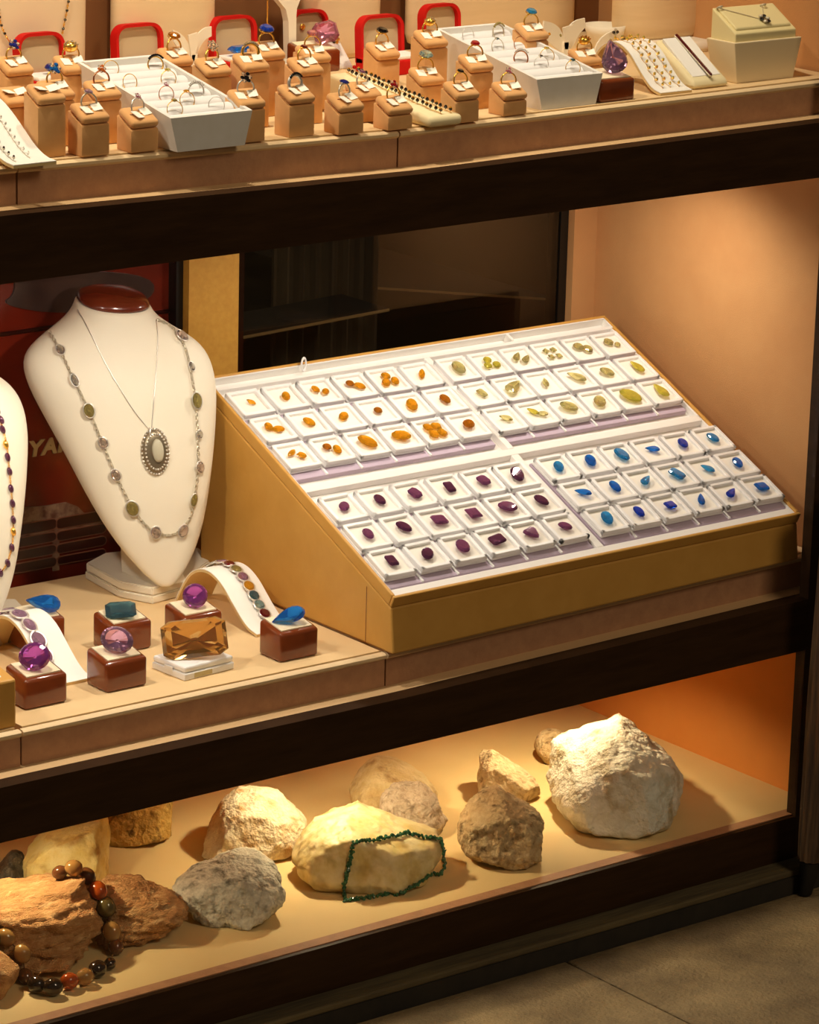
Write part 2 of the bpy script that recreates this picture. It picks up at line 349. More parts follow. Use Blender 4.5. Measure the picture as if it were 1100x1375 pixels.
#@@OBJECTS
# =================================================================== GEMSTONE CASE
CX0, CX1, CY0, CY1 = -.0675, .4845, .0225, .33
CZ = surf('m', .2)+.0005
P0 = Vector((-.0683, .005, .437)); Uv = Vector((1, 0, 0)); Vv = Vector((0, .323, .151)).normalized(); Nv = Uv.cross(Vv)
def SP(u, v, h=0): return P0 + Uv*u + Vv*v + Nv*h
rotS = Matrix((( 1, 0, 0), (0, Vv.y, Nv.y), (0, Vv.z, Nv.z))).to_4x4()
def MS(u, v, h=0): return Matrix.Translation(SP(u, v, h)) @ rotS
case = thing('gemstone_case', 'large sloping tan display case with four white compartments of boxed gemstones', 'display case', (0, 0, 0))
zc0 = surf('m', -.066); zc1 = surf('m', .484); LV = .364
fl, fr, br, bl = SP(0, 0), SP(.553, 0), SP(.553, LV), SP(0, LV)
bm = B(); t_ = -.012
pts = [(fl.x, fl.y, zc0), (fr.x, fr.y, zc1), (br.x, br.y, zc1), (bl.x, bl.y, zc0)] + [SP(0, 0, t_), SP(.553, 0, t_), SP(.553, LV, t_), SP(0, LV, t_)]
hexa(bm, pts, .002, 2); obj('body', bm, 'case_tan', case)
# outer rim with rounded tan edge, then white lining
def slab(bm, u0, u1, v0, v1, h0, h1, bev=0):
    n = len(bm.verts); box(bm, u0, u1, v0, v1, h0, h1, None, bev); bm.verts.ensure_lookup_table()
    bmesh.ops.transform(bm, matrix=MS(0, 0), verts=bm.verts[n:]); return bm
bm = B()
for r in ((0, .553, 0, .004), (0, .553, LV-.004, LV), (0, .004, .004, LV-.004), (.549, .553, .004, LV-.004)): slab(bm, *r, -.0118, .001, .0012)
obj('rim', bm, 'case_tan', case)
bm = B(); slab(bm, .004, .549, .004, LV-.004, -.0118, -.009); obj('lining', bm, 'case_white', case)
def rail(u0, u1, v0, v1, h1=-.001): bm = B(); slab(bm, u0, u1, v0, v1, -.009, h1, .0008); obj('divider', bm, 'case_white', case)
for r in ((.004, .549, .004, .014), (.004, .549, .170, .180), (.004, .549, .342, .347), (.274, .284, .014, .170), (.278, .286, .180, .342), (.004, .0065, .014, .342), (.5465, .549, .014, .342), (.404, .408, .347, .3585), (.004, .549, .3585, .360), (.004, .0055, .342, .3585), (.5475, .549, .342, .3585)): rail(*r, h1=-.001 if r[2] < .34 or r[3] < .35 else .0008)
seam = B(); q = onX(492, 790, P0.x); box(seam, P0.x-.0004, P0.x+.0003, .0488, .0494, zc0+.001, .4385); obj('seam', seam, 'block_wood', case)
# a white loop standing at the back edge
bm = B(); torus(bm, .0055, .0012, T(SP(.125, .357, .003), (PI/2, 0, .3), (.7, 1.25, 1))); obj('pull_loop', bm, 'white_plastic', case)
# inner trays with lilac foam
QU = [(.0250, .3005), (.0265, .3095)]                     # first column centres of upper / lower row of trays
QP = [(.0450, .0443), (.0452, .0441)]
QV = [(.3100, .2650, .2205), (.1335, .0890, .0460)]
names = [['orange', 'yellow'], ['purple', 'blue']]
for r in (0, 1):
    for c in (0, 1):
        u0 = QU[r][c]-.0205; u1 = QU[r][c]+5*QP[r][c]+.0205; v0 = QV[r][2]-.0285; v1 = QV[r][0]+.0215
        t = thing('gem_tray', 'white tray with lilac foam base holding the %s gemstone boxes' % names[r][c], 'tray', SP(0, 0))
        bm = B(); slab(bm, u0, u1, v0, v1, -.0088, -.003, .0008); o = obj('foam', bm, 'lilac_foam', t); o.matrix_parent_inverse = Matrix.Translation(-SP(0, 0))
        for k in range(1, 6):
            bm = B(); uu = QU[r][c]+(k-.5)*QP[r][c]; slab(bm, uu-.0012, uu+.0012, v0, v1, -.003, -.0012)
            o = obj('rib', bm, 'white_plastic', t); o.matrix_parent_inverse = Matrix.Translation(-SP(0, 0))
# one gem box: plastic base frame, foam pad, clear lid
bm = B(); w, hb = .0197, .0085
box(bm, -w, w, -w, w, 0, hb*.45, None, .001, 1)
for a in range(4):
    n = len(bm.verts); box(bm, -w, w, -w, -w+.0042, hb*.45, hb, None, .0006, 1); bm.verts.ensure_lookup_table(); bmesh.ops.transform(bm, matrix=Matrix.Rotation(a*PI/2, 4, 'Z'), verts=bm.verts[n:])
gb_base = obj('proto_base', bm, 'white_plastic')
bm = B(); box(bm, -w+.0044, w-.0044, -w+.0044, w-.0044, hb*.45, hb*.62); gb_pad = obj('proto_pad', bm, 'gem_pad')
for o in (gb_base, gb_pad): COL.objects.unlink(o)
ordn = ['first', 'second', 'third', 'fourth', 'fifth', 'sixth']; rown = ['back', 'middle', 'front']
SPEC = {
 'orange': [[('pear', .6)], [('oval', .8)], [('oval', .7), ('oval', .7)], [('round', .8), ('oval', .8)], [('round', .9), ('oval', .8), ('oval', .8)], [('marquise', .9)],
            [('oval', .8), ('oval', .8)], [('oval', .9)], [('oval', .85)], [('round', .8)], [('oval', 1.1)], [('oval', .95)],
            [('marquise', .8), ('cushion', .7)], [('round', .8), ('oval', .8)], [('oval', 1.35)], [('oval', 1.3)], [('cushion', .8)]*4, [('oval', 1.1)]],
 'yellow': [[('oval', 1.3)], [('round', .8)]*3, [('pear', 1.0)]*2, [('square', .5)]*4, [('round', 1.0)]*2, [('cushion', .8), ('round', .6)],
            [('emerald', .8)], [('pear', 1.8)], [('pear', .9)], [('pear', 1.3)], [('oval', 1.1)], [('pear', 1.2)],
            [('pear', .9)], [('pear', .8)]*2, [('oval', 1.3)], [('oval', 1.2)], [('oval', 1.6)], [('pear', 1.4)]],
 'purple': [[('oval', .95)], [('oval', 1.0)], [('cushion', 1.05)], [('emerald', .95)], [('cushion', 1.05)], [('oval', 1.3)],
            [('oval', 1.0)], [('oval', 1.1)], [('emerald', 1.2)], [('square', 1.1)], [('oval', 1.3)], [('oval', 1.1)],
            [('emerald', 1.0)], [('oval', 1.1)], [('oval', 1.3)], [('emerald', 1.15)], [('trillion', 1.2)], [('oval', .95)]],
 'blue': [[('oval', 1.0)], [('oval', 1.1)], [('oval', 1.25)], [('pear', .95)], [('oval', 1.0)], [('oval', 1.0)],
          [('pear', 1.05)], [('oval', 1.0)], [('pear', 1.1)], [('emerald', 1.15)], [('pear', .95)], [('oval', 1.0)],
          [('oval', 1.15)], [('oval', .95)], [('emerald', .95)], [('pear', 1.0)], [('pear', 1.15)], [('emerald', 1.1)]]}
GM = {'orange': ['citrine', 'citrine', 'citrine', 'dark_citrine'], 'yellow': ['lemon', 'pale_yellow'], 'purple': ['amethyst', 'deep_amethyst'], 'blue': ['blue', 'aqua', 'deep_blue']}
RY = {'orange': 'dark_citrine', 'purple': 'pale_amethyst'}
rnd = random.Random(5)
end = {0: 'the left side board', 1: 'the side wall'}
for r in (0, 1):
    for c in (0, 1):
        col = names[r][c]
        for k in range(18):
            row, cc = divmod(k, 6)
            u = QU[r][c]+cc*QP[r][c]; v = QV[r][row]
            pos = '%s row of the %s tray, %s from the %s' % (rown[row], col, ordn[cc] if c == 0 else ordn[5-cc], 'bust end' if c == 0 else 'side wall')
            pos = pos.replace('row of', 'row of')
            t = thing('gem_box', 'square white gem box in %s' % pos, 'gem box', SP(u, v, -.0028), 0, 'white gem boxes in the case')
            t.rotation_euler = rotS.to_euler()
            t.rotation_euler.rotate_axis('Z', rnd.uniform(-.015, .015))
            for src, nm in ((gb_base, 'base'), (gb_pad, 'pad')):
                o = src.copy(); o.name = nm; COL.objects.link(o); o.parent = t
            sp = SPEC[col][k]; n = len(sp)
            offs = {1: [(0, 0)], 2: [(-.0045, .003), (.0045, -.003)], 3: [(0, .0055), (-.006, -.004), (.006, -.004)], 4: [(-.0055, .0055), (.0055, .0055), (-.0055, -.0055), (.0055, -.0055)]}[n]
            for i, ((cut, s), (ox, oy)) in enumerate(zip(sp, offs)):
                a, b = {'oval': (.0044, .0062), 'round': (.0046, .0046), 'pear': (.004, .0063), 'marquise': (.003, .0066), 'emerald': (.0042, .0058), 'square': (.0050, .0050), 'cushion': (.0048, .0052), 'trillion': (.0055, .0055)}[cut]
                rz = rnd.uniform(-1.1, 1.4) if cut not in ('emerald', 'square') else rnd.uniform(-.3, .5)+PI/2*(rnd.random() < .5)
                gm = rnd.choice(GM[col]); 
                bm = B(); gem(bm, cut, a*s*1.36, b*s*1.36, .0058*s**.5, n=12)
                o = obj('gemstone', bm, 'gem_'+gm)
                o.matrix_world = MS(u+ox, v+oy, -.0028+hb*.63) @ Matrix.Rotation(rz, 4, 'Z') @ Matrix.Rotation(rnd.uniform(-.12, .12), 4, 'X')
                shape = {'oval': 'oval', 'round': 'round', 'pear': 'pear-shaped', 'marquise': 'pointed oval', 'emerald': 'rectangular', 'square': 'square', 'cushion': 'cushion-cut', 'trillion': 'triangular'}[cut]
                wh = {1: [''], 2: ['rear ', 'front '], 3: ['rear ', 'bust-side ', 'wall-side '], 4: ['rear bust-side ', 'rear wall-side ', 'front bust-side ', 'front wall-side ']}[n][i]
                of = {1: '', 2: ' of a pair', 3: ' of three', 4: ' of four'}[n]
                tag(o, '%s%s %s stone%s, %s row, %s from the %s' % (wh, shape, col, of, rown[row], ordn[cc] if c == 0 else ordn[5-cc], 'bust end' if c == 0 else 'side wall'), 'gemstone', '%s gemstones in the case' % col)
# =================================================================== MIDDLE SHELF
# ---- busts
NX = Vector((-math.sin(.30), -math.cos(.30), 0)); WX = Vector((math.cos(.30), -math.sin(.30), -.075)).normalized()
tip = G(222, 786, 'm'); tip = onZ(222, 786, surf('m', tip.x)+.019)
lean = (Vector((0, 0, 1)) - NX*.28).normalized(); pn = WX.cross(lean).normalized()
LEV = [(788, 222, 6, .004, .004), (782, 221, 14, .006, .005), (770, 219, 25, .008, .007), (752, 216, 38, .011, .009), (730, 211, 51, .015, .010), (700, 205, 65, .020, .012), (660, 197, 79, .026, .014), (620, 189, 91, .031, .016), (580, 180, 103, .035, .018), (545, 171, 113, .037, .020),
       (520, 165, 119, .038, .022), (497, 160, 121, .036, .024), (480, 158, 118, .033, .026), (466, 159, 110, .031, .028), (453, 160, 97, .030, .030), (441, 158, 80, .030, .031), (430, 155, 63, .031, .032), (418, 153, 51, .031, .033), (408, 152, 46.5, .032, .034), (403, 152, 45, .032, .034)]
def bust_rings(nn=40):
    rings = []
    for y, c, hw, bf, bb in LEV:
        p = onP(c, y, tip, pn); w = hw/1195.; tl = .006*max(0, min(1, (450-y)/45))
        ring = []
        for i in range(nn):
            a = 2*PI*i/nn; s, q = math.cos(a), math.sin(a)
            s = math.copysign(abs(s)**.85, s); q = math.copysign(abs(q)**.9, q)
            ring.append(p + WX*(w*s) + (NX*(bf*q) if q > 0 else NX*(bb*q)) - Vector((0, 0, tl*q)))
        rings.append(ring)
    return rings
def necklace_bust(label):
    rings = bust_rings(); org = Vector((tip.x, tip.y, surf('m', tip.x)))
    t = thing('necklace_bust', label, 'bust', org)
    bm = B(); loft(bm, [[p-org for p in r] for r in rings]); o = obj('torso', bm, 'ivory', t, True)
    m = o.modifiers.new('s', 'SUBSURF'); m.levels = 1; m.render_levels = 1
    top = rings[-1]; c = sum(top, Vector())/len(top)-org
    bm = B(); ax = (Vector((0, 0, 1))+NX*.32).normalized()
    R2 = [[c + (p-org-c)*f + ax*h for p in top] for f, h in ((.985, -.001), (.97, .002), (.90, .0055), (.72, .0085), (.45, .0105), (.15, .0112))]
    loft(bm, R2); obj('neck_cap', bm, 'neck_wood', t, True)
    # support block and two-layer base
    b0 = [(205, 812), (160, 803), (114, 777), (140, 763), (200, 757), (268, 756), (286, 772), (246, 800)]
    z = surf('m', tip.x); P = [onZ(x, y, z)-org for x, y in b0]; cen = sum(P, Vector())/len(P)
    def layer(sc, z0, z1, nm):
        bm = B(); prism(bm, [((p-cen)*sc+cen).to_2d() for p in P], z0, z1)
        bmesh.ops.bevel(bm, geom=[e for e in bm.edges], offset=.0014, segments=2, affect='EDGES'); shade_auto(obj(nm, bm, 'ivory', t), 50)
    layer(1, 0, .0085, 'base_plate'); layer(.985, .0087, .0175, 'base_top')
    a = onZ(163, 768, z+.0175)-org; b = onZ(214, 789, z+.0175)-org; d = (a-b); side = Vector((d.y, -d.x, 0)).normalized()*.034
    pts = [b, b+side, a+side, a]; up = [q+Vector((0, 0, 1))*h-NX*k for q, h, k in zip(pts, (.004, .004, .075, .075), (.003, .003, .012, .012))]
    bm = B(); hexa(bm, [Vector((q.x, q.y, .0176)) for q in pts]+up, .001); obj('support', bm, 'ivory', t)
    return t, o
bust, torso = necklace_bust('ivory necklace bust with reddish brown neck top wearing a silver pendant')
bvh_bm = B(); loft(bvh_bm, bust_rings(64)); bvh_bm.normal_update(); BT = BVHTree.FromBMesh(bvh_bm); bvh_bm.free()
def hit(px, py, off=.0008, tree=None):
    d = ray(px, py).normalized(); h = (tree or BT).ray_cast(CAM, d)
    if h[0] is None: return None
    n = h[1] if h[1].dot(d) < 0 else -h[1]
    return h[0]+n*off, n
def densify(pp, step):
    out = []
    for (a, b), (c, d) in zip(pp, pp[1:]):
        n = max(1, int(math.hypot(c-a, d-b)/step))
        out += [(a+(c-a)*i/n, b+(d-b)*i/n) for i in range(n)]
    return out+[pp[-1]]
def smooth(pts, k=2):
    for _ in range(k):
        out = [pts[0]]
        for a, b in zip(pts, pts[1:]): out += [(a[0]*.75+b[0]*.25, a[1]*.75+b[1]*.25), (a[0]*.25+b[0]*.75, a[1]*.25+b[1]*.75)]
        pts = out+[pts[-1]]
    return pts
def drape(pp, step=2, off=.001, tree=None):
    r = []
    for p in densify(pp, step):
        h = hit(*p, off, tree)
        if h: r.append(h)
    return r
def align(p, n, twist=0, up=Vector((0, 0, 1))):
    y = (up-n*up.dot(n)).normalized(); x = y.cross(n)
    return Matrix(((x.x, y.x, n.x, p.x), (x.y, y.y, n.y, p.y), (x.z, y.z, n.z, p.z), (0, 0, 0, 1))) @ Matrix.Rotation(twist, 4, 'Z')
def link_chain(bm, pts, r, pitchm):
    """small overlapping links along the points"""
    acc = 0; last = pts[0]; k = 0
    for a, b in zip(pts, pts[1:]):
        L = (b-a).length; s = pitchm-acc
        while s < L:
            p = a.lerp(b, s/L); d = (b-a).normalized()
            M = Matrix.Translation(p) @ d.to_track_quat('Y', 'Z').to_matrix().to_4x4() @ Matrix.Rotation((k % 2)*PI/2+.4, 4, 'Y')
            torus(bm, r, r*.36, M @ Matrix.Diagonal((.75, 1.25, 1, 1)), 8, 4); k += 1; s += pitchm
        acc = (acc+L) % pitchm
# pendant necklace
org = Vector(bust.location)
pen = thing('pendant_necklace', 'fine silver chain with a large oval beaded pendant on the ivory bust', 'necklace', org)
ln = [(105, 416), (118, 440), (140, 487), (160, 521), (180, 553), (201, 578)]; rn = [(209, 430), (212, 455), (209, 500), (206, 540), (203, 578)]
for side in (ln, rn):
    bm = B(); pts = [h[0]-org for h in drape(smooth(side), 2, .0009)]
    tube(bm, pts, .00055, 5); obj('chain', bm, 'silver', pen, True)
h, n = hit(208, 606, .0005); Mp = align(h-org, n, .06) @ Matrix.Scale(1.12, 4)
bm = B()
lathe(bm, [(.0005, -.001), (.0128, -.001), (.0132, .001), (.0105, .0035), (.0085, .0045), (.0060, .0048), (.0005, .0048)], Mp @ Matrix.Diagonal((1, 1.62, 1, 1)), 32)
mat('old_silver', (150, 136, 112), .35, .7); obj('pendant_plate', bm, 'old_silver', pen, True)
for rad, nb, rr, zz in ((.0128, 34, .0012, .0008), (.0100, 28, .0011, .0036)):
    bm = B()
    for i in range(nb):
        a = 2*PI*i/nb; ico(bm, rr, Mp @ Matrix.Translation((rad*math.cos(a), rad*1.62*math.sin(a), zz+.0006)), 1)
    obj('beading', bm, 'silver', pen, True)
bm = B(); lathe(bm, [(.0005, .0045), (.0062, .0045), (.0060, .0066), (.0045, .0080), (.0005, .0084)], Mp @ Matrix.Translation((.001, .001, 0)) @ Matrix.Diagonal((.9, 1.75, 1, 1)), 28); mat('moonstone', (214, 206, 180), .15, trans=.2, coat=.5)
obj('pendant_stone', bm, 'moonstone', pen, True)
h, n = hit(201, 579, .0012); bm = B(); torus(bm, .0030, .0010, align(h-org, n) @ T((0, -.002, .001), (0, 1.2, 0), (1, 1.6, 1))); obj('bail', bm, 'silver', pen, True)
# long stone necklace
lon = thing('stone_necklace', 'long silver chain set with pale green and clear stones on the ivory bust', 'necklace', org)
pp = [(67, 446), (81, 471), (100, 512), (120, 552), (138, 596), (155, 637), (178, 684), (192, 702), (207, 715), (228, 720), (244, 711), (256, 695), (261, 670), (266, 627), (265, 583), (262, 537), (255, 493), (247, 462), (232, 440), (212, 431)]
bm = B(); pts = [h[0]-org for h in drape(smooth(pp), 1.5, .0012)]; link_chain(bm, pts, .0019, .0033); obj('chain', bm, 'antique_silver', lon)
for (x, y, m, a, b, tw) in [(81, 471, 'clear', .0042, .0055, .5), (100, 511, 'clear', .0036, .0065, .4), (119, 551, 'olive', .0052, .0072, .3), (138, 594, 'rose', .0045, .0058, .5), (155, 637, 'rose', .0045, .0060, .5), (177, 682, 'olive', .0060, .0078, .4), (208, 714, 'rose', .0052, .0062, .1), (244, 712, 'rose', .0050, .0066, -.5), (258, 671, 'olive', .0038, .0066, -.3),
                           (266, 627, 'rose', .0045, .0058, .2), (265, 583, 'clear', .0036, .0045, .1), (262, 538, 'olive', .0055, .0080, .1), (255, 493, 'clear', .0033, .0048, .2), (242, 453, 'rose', .0058, .0068, .5)]:
    h = hit(x, y, .0012)
    if not h: continue
    M = align(h[0]-org, h[1], tw)
    bm = B(); gem(bm, 'oval', a, b, .004, M @ Matrix.Translation((0, 0, .0004)), 12); s = obj('stone', bm, 'gem_'+m, lon)
    bm = B(); torus(bm, 1, .13, M @ Matrix.Translation((0, 0, .0024)) @ Matrix.Diagonal((a*1.05, b*1.05, .005, 1)), 20, 6); obj('setting', bm, 'silver', s, True)
# second bust at the frame edge
off2 = onZ(222-258, 786+76, tip.z)-tip
b2 = copytree(bust); b2.location = Vector(bust.location)+Vector((off2.x, off2.y, surf('m', -.4)-surf('m', tip.x))); tag(b2, 'ivory necklace bust wearing a string of dark purple beads', 'bust')
R2b = [[p+Vector((off2.x, off2.y, surf('m', -.4)-surf('m', tip.x))) for p in r] for r in bust_rings(64)]
bb = B(); loft(bb, R2b); bb.normal_update(); BT2 = BVHTree.FromBMesh(bb); bb.free()
nk = thing('bead_necklace', 'gold linked necklace of dark purple beads on the second bust', 'necklace', b2.location); o2 = Vector(b2.location)
pp = [(-60, 480), (-20, 530), (-4, 552), (3, 575), (9, 600), (11, 625), (14, 655), (16, 680), (17, 700), (17, 715), (15, 735), (9, 757), (0, 769), (-12, 776), (-40, 770)]
dr = drape(smooth(pp), 1.5, .0012, BT2); bm = B(); link_chain(bm, [h[0]-o2 for h in dr], .0010, .0019); obj('chain', bm, 'gold', nk)
for i, (x, y) in enumerate([(-14, 536), (-4, 552), (1, 564), (3, 577), (7, 597), (9.5, 614), (12, 633), (14, 656), (16, 676), (17, 698), (17, 714), (15, 735), (9.5, 756), (0, 769)]):
    h = hit(x, y, .0010, BT2)
    if h: bm = B(); ico(bm, .0034, align(h[0]-o2, h[1], .2) @ Matrix.Diagonal((.8, 1.35, .8, 1)), 2); obj('bead', bm, 'gold' if i in (4, 10) else 'gem_deep_amethyst', nk, True)
mat('screen_grey', (84, 62, 54), .3, rgb2=(52, 34, 32), nscale=12)
# ---- red engine cover behind the busts
py = YB+.012
A = onY(-70, 380, py); Z0 = .34
rp = thing('engine_cover', 'dark red lacquered machine cover with grille slots and pale lettering', 'machine cover', (A.x, py, Z0-.02))
def rl(p): return p-Vector(rp.location)
xl, xr_ = XL+.02, onY(233.5, 420, YB+.012).x
bm = B(); box(bm, xl, xr_, py, py+.03, -.019, .83); bmesh.ops.translate(bm, vec=-Vector(rp.location), verts=bm.verts); obj('panel', bm, 'red_lacquer', rp)
c0 = onY(0, 457, py); c1 = onY(230, 418, py)
bm = B(); tube(bm, [rl(Vector((xl, py-.001, c1.z+.001))), rl(Vector((xr_, py-.001, c1.z+.001)))], .0022, 8); obj('crease', bm, 'slot_red', rp, True)
bm = B(); poly = smooth([(18, 372), (18, 395), (0, 408), (60, 420), (135, 418), (205, 402), (205, 370), (110, 362), (18, 372)], 2)[:-1]
pp3 = [rl(onY(x, y, py)) for x, y in poly]
loft(bm, [[p+Vector((0, 0, 0)) for p in pp3], [p*1+Vector((0, -.003, 0)) for p in pp3]]); obj('windscreen', bm, 'screen_grey', rp)
# worn strip and slots
bm = B(); poly = [(20, 682), (60, 679), (88, 674), (104, 680), (116, 692), (138, 690), (140, 700), (60, 722), (20, 730)]
pw = [rl(onY(x, y, py)) for x, y in poly]; loft(bm, [pw, [p+Vector((0, -.0012, 0)) for p in pw]]); obj('worn_strip', bm, 'worn_grey', rp)
sl = [((20, 712), (69, 703), 8), ((20, 729), (69, 721), 7), ((20, 746), (69, 738), 7), ((20, 763), (69, 755), 7), ((80, 702), (136, 692), 8), ((80, 719), (136, 709), 7), ((80, 736), (136, 726), 7), ((80, 752), (136, 743), 6)]
mat('slot_rim', (138, 84, 62), .35)
for (p, q, r) in sl:
    a = rl(onY(*p, py)); b = rl(onY(*q, py)); b.z = a.z + (b.z-a.z)*.2; rr = r/1235*.88
    pts = [a+Vector((rr*math.cos(t), 0, rr*math.sin(t))) for t in [PI/2+PI*i/8 for i in range(9)]]+[b+Vector((rr*math.cos(t), 0, rr*math.sin(t))) for t in [-PI/2+PI*i/8 for i in range(9)]]
    bm = B(); loft(bm, [[v+Vector((0, .0, 0)) for v in pts], [v+Vector((0, -.0022, 0)) for v in pts]]); s = obj('slot', bm, 'slot_red', rp)
    bm = B(); tube(bm, [v+Vector((0, -.0016, 0)) for v in pts], .0008, 5, True); obj('slot_rim', bm, 'slot_rim', s)
bm = B(); a = rl(onY(74.5, 702, py)); box(bm, a.x-.004, a.x+.004, -.0014, 0, a.z-.052, a.z+.012); obj('worn_bar', bm, 'worn_grey', rp)
cu = bpy.data.curves.new('lettering', 'FONT'); cu.body = 'YAM'; cu.size = .0225; cu.extrude = .0008; cu.shear = .18; cu.offset = .0009; cu.space_character = 1.12
to = bpy.data.objects.new('lettering', cu); COL.objects.link(to); dg = bpy.context.evaluated_depsgraph_get(); me = bpy.data.meshes.new_from_object(to.evaluated_get(dg)); bpy.data.objects.remove(to)
me.materials.clear(); me.materials.append(MATS['letter_tan']); to = bpy.data.objects.new('lettering', me); COL.objects.link(to); to.parent = rp
a = rl(onY(37, 613, py)); to.location = (a.x, -.0012, a.z); to.rotation_euler = (PI/2, 0, 0); to.scale = (1.12, 1, 1)
struct(obj('window_5', box(B(), XL, xf-.0005, YB, YB+.004, zmb, ztb), 'pane'), 'clear back pane in front of the red machine cover')
# ---- gem blocks
def gem_block(px, py_, label, w=.047, d=.036, hf=.029, hb=.036, rz=0):
    p = G(px, py_, 'm'); t = thing('gem_block', label, 'gem stand', p, rz, 'lacquered wooden gem blocks')
    bm = B(); hexa(bm, [(0, 0, 0), (w, 0, 0), (w, d, 0), (0, d, 0), (0, 0, hf), (w, 0, hf), (w, d, hb), (0, d, hb)], .0035, 3); shade_auto(obj('body', bm, 'block_wood', t), 35)
    k = (hb-hf)/d; e = .005
    bm = B(); hexa(bm, [(e, e, hf+k*e-.001), (w-e, e, hf+k*e-.001), (w-e, d-.003, hf+k*(d-.003)-.001), (e, d-.003, hf+k*(d-.003)-.001), (e, e, hf+k*e+.0012), (w-e, e, hf+k*e+.0012), (w-e, d-.003, hf+k*(d-.003)+.0012), (e, d-.003, hf+k*(d-.003)+.0012)]); obj('pad', bm, 'pad_cream', t)
    return t, p, (w, d, hf, hb)
def loose(px, py_, gy, cut, a, b, h, m, tilt, rz, label, zoff=0, lift=None):
    """gem whose centre is at pixel (px, py_) in the upright plane Y = gy"""
    p = onY(px, py_, gy); bm = B(); gem(bm, cut, a, b, h, n=20 if cut in ('oval', 'round') else 18)
    o = obj('gemstone', bm, m)
    n = (Vector((0, 0, 1))*(1-tilt)-fw*tilt).normalized()
    o.matrix_world = align(p, n, rz) @ Matrix.Translation((0, 0, -h*.6))
    if lift is not None:
        zmin = min((o.matrix_world @ v.co).z for v in o.data.vertices); o.matrix_world = Matrix.Translation((0, 0, lift-zmin)) @ o.matrix_world
    tag(o, label, 'gemstone'); return o
BK = [((34, 877), 'brown block by the back, carrying a faceted blue pear stone', (57, 828), 'pear', .0115, .0165, .014, 'gem_blue', .75, 1.45, 'bright blue faceted pear-shaped gemstone on the block behind the bracelet slope'),
      ((34, 955), 'brown block beside the tan tray box, carrying a smooth purple stone', (46.5, 889), 'oval', .0150, .0135, .016, 'gem_purple', .80, .1, 'rounded smooth purple gemstone on the block next to the tan tray box'),
      ((151, 881), 'brown block carrying a dark teal rectangular stone', (162, 833), 'emerald', .0150, .0115, .009, 'gem_teal', .35, .15, 'dark teal rectangular step-cut gemstone on a brown block'),
      ((143, 932), 'brown block at the shelf edge, carrying a pale violet oval stone', (157, 876), 'oval', .0160, .0130, .015, 'gem_violet', .80, -.3, 'pale violet faceted oval gemstone on the block at the shelf edge'),
      ((247, 869), 'brown block beside the arched bracelet slope, carrying a round purple stone', (262, 810), 'round', .0125, .0125, .015, 'gem_purple', .80, 0, 'round deep purple gemstone on the block beside the arched slope'),
      ((376, 891), 'brown block beside the gemstone case, carrying a smooth blue pear stone', (386, 838), 'pear', .0105, .0165, .014, 'gem_blue', .60, 2.0, 'smooth deep blue pear-shaped gemstone on the block beside the gemstone case')]
for (bx, by), lab, (gx, gy_), cut, a, b, h, m, tl, rz, gl in BK:
    t, p, (w, d, hf, hb) = gem_block(bx, by, lab)
    loose(gx, gy_, p.y+d*.45, cut, a, b, h, m, tl, rz, gl, lift=p.z+(hf+hb)/2+.0012)
# ---- smoky stone on a white plastic box
p = G(248, 915, 'm')
t = thing('plastic_box', 'flat white plastic gem box under the big smoky stone', 'gem box', p, .08)
bm = B(); box(bm, 0, .062, 0, .050, 0, .007, None, .0012); obj('base', bm, 'white_plastic', t)
bm = B(); box(bm, .0008, .0612, .0008, .0492, .0074, .0135, None, .0018); obj('lid', bm, 'white_plastic', t)
bm = B(); box(bm, -.0008, .0002, .018, .030, .005, .0095); obj('latch', bm, 'white_plastic', t)
bm = B(); box(bm, .012, .034, -.0004, .0002, .0012, .0060); mat('label_gold', (206, 190, 140), .5); obj('sticker', bm, 'label_gold', t)
o = loose(261, 863, p.y+.026, 'emerald', .0315, .0205, .017, 'gem_smoky', .62, .16, 'large rectangular smoky brown gemstone leaning on the white plastic box', lift=p.z+.0137)
# ---- bracelet slopes
def ramp(name, label, P, w, prof, mtop, thick=.0025, rz=0, m2='ramp_tan'):
    """sheet of width w along X following the (depth, height) profile"""
    t = thing(name, label, 'bracelet stand', P, rz)
    pr = smooth(prof, 3)
    def strip(off0, off1):
        bm = B(); rings = []
        for i, (y, z) in enumerate(pr):
            y0, z0 = pr[max(0, i-1)]; y1, z1 = pr[min(len(pr)-1, i+1)]; L = math.hypot(y1-y0, z1-z0); ny, nz = -(z1-z0)/L, (y1-y0)/L
            if nz < 0 and abs(ny) < .2: ny, nz = -ny, -nz
            rings.append([(0, y+ny*off0, z+nz*off0), (w, y+ny*off0, z+nz*off0), (w, y+ny*off1, z+nz*off1), (0, y+ny*off1, z+nz*off1)])
        loft(bm, rings); return bm
    shade_auto(obj('sheet', strip(-thick, 0), m2, t), 50); shade_auto(obj('top_cover', strip(.0001, .0008), mtop, t), 50)
    return t, pr
def on_ramp(t, pr, w, fx, s):           # point and normal at lateral position fx (metres) and arclength fraction s
    L = [0]
    for a, b in zip(pr, pr[1:]): L.append(L[-1]+math.hypot(b[0]-a[0], b[1]-a[1]))
    d = s*L[-1]
    for i in range(len(pr)-1):
        if d <= L[i+1]+1e-9:
            f = (d-L[i])/(L[i+1]-L[i]); y = pr[i][0]+(pr[i+1][0]-pr[i][0])*f; z = pr[i][1]+(pr[i+1][1]-pr[i][1])*f
            dy, dz = pr[i+1][0]-pr[i][0], pr[i+1][1]-pr[i][1]; l = math.hypot(dy, dz)
            n = Vector((0, -dz/l, dy/l)); return Vector((fx, y, z))+n*.0009, n
    return None
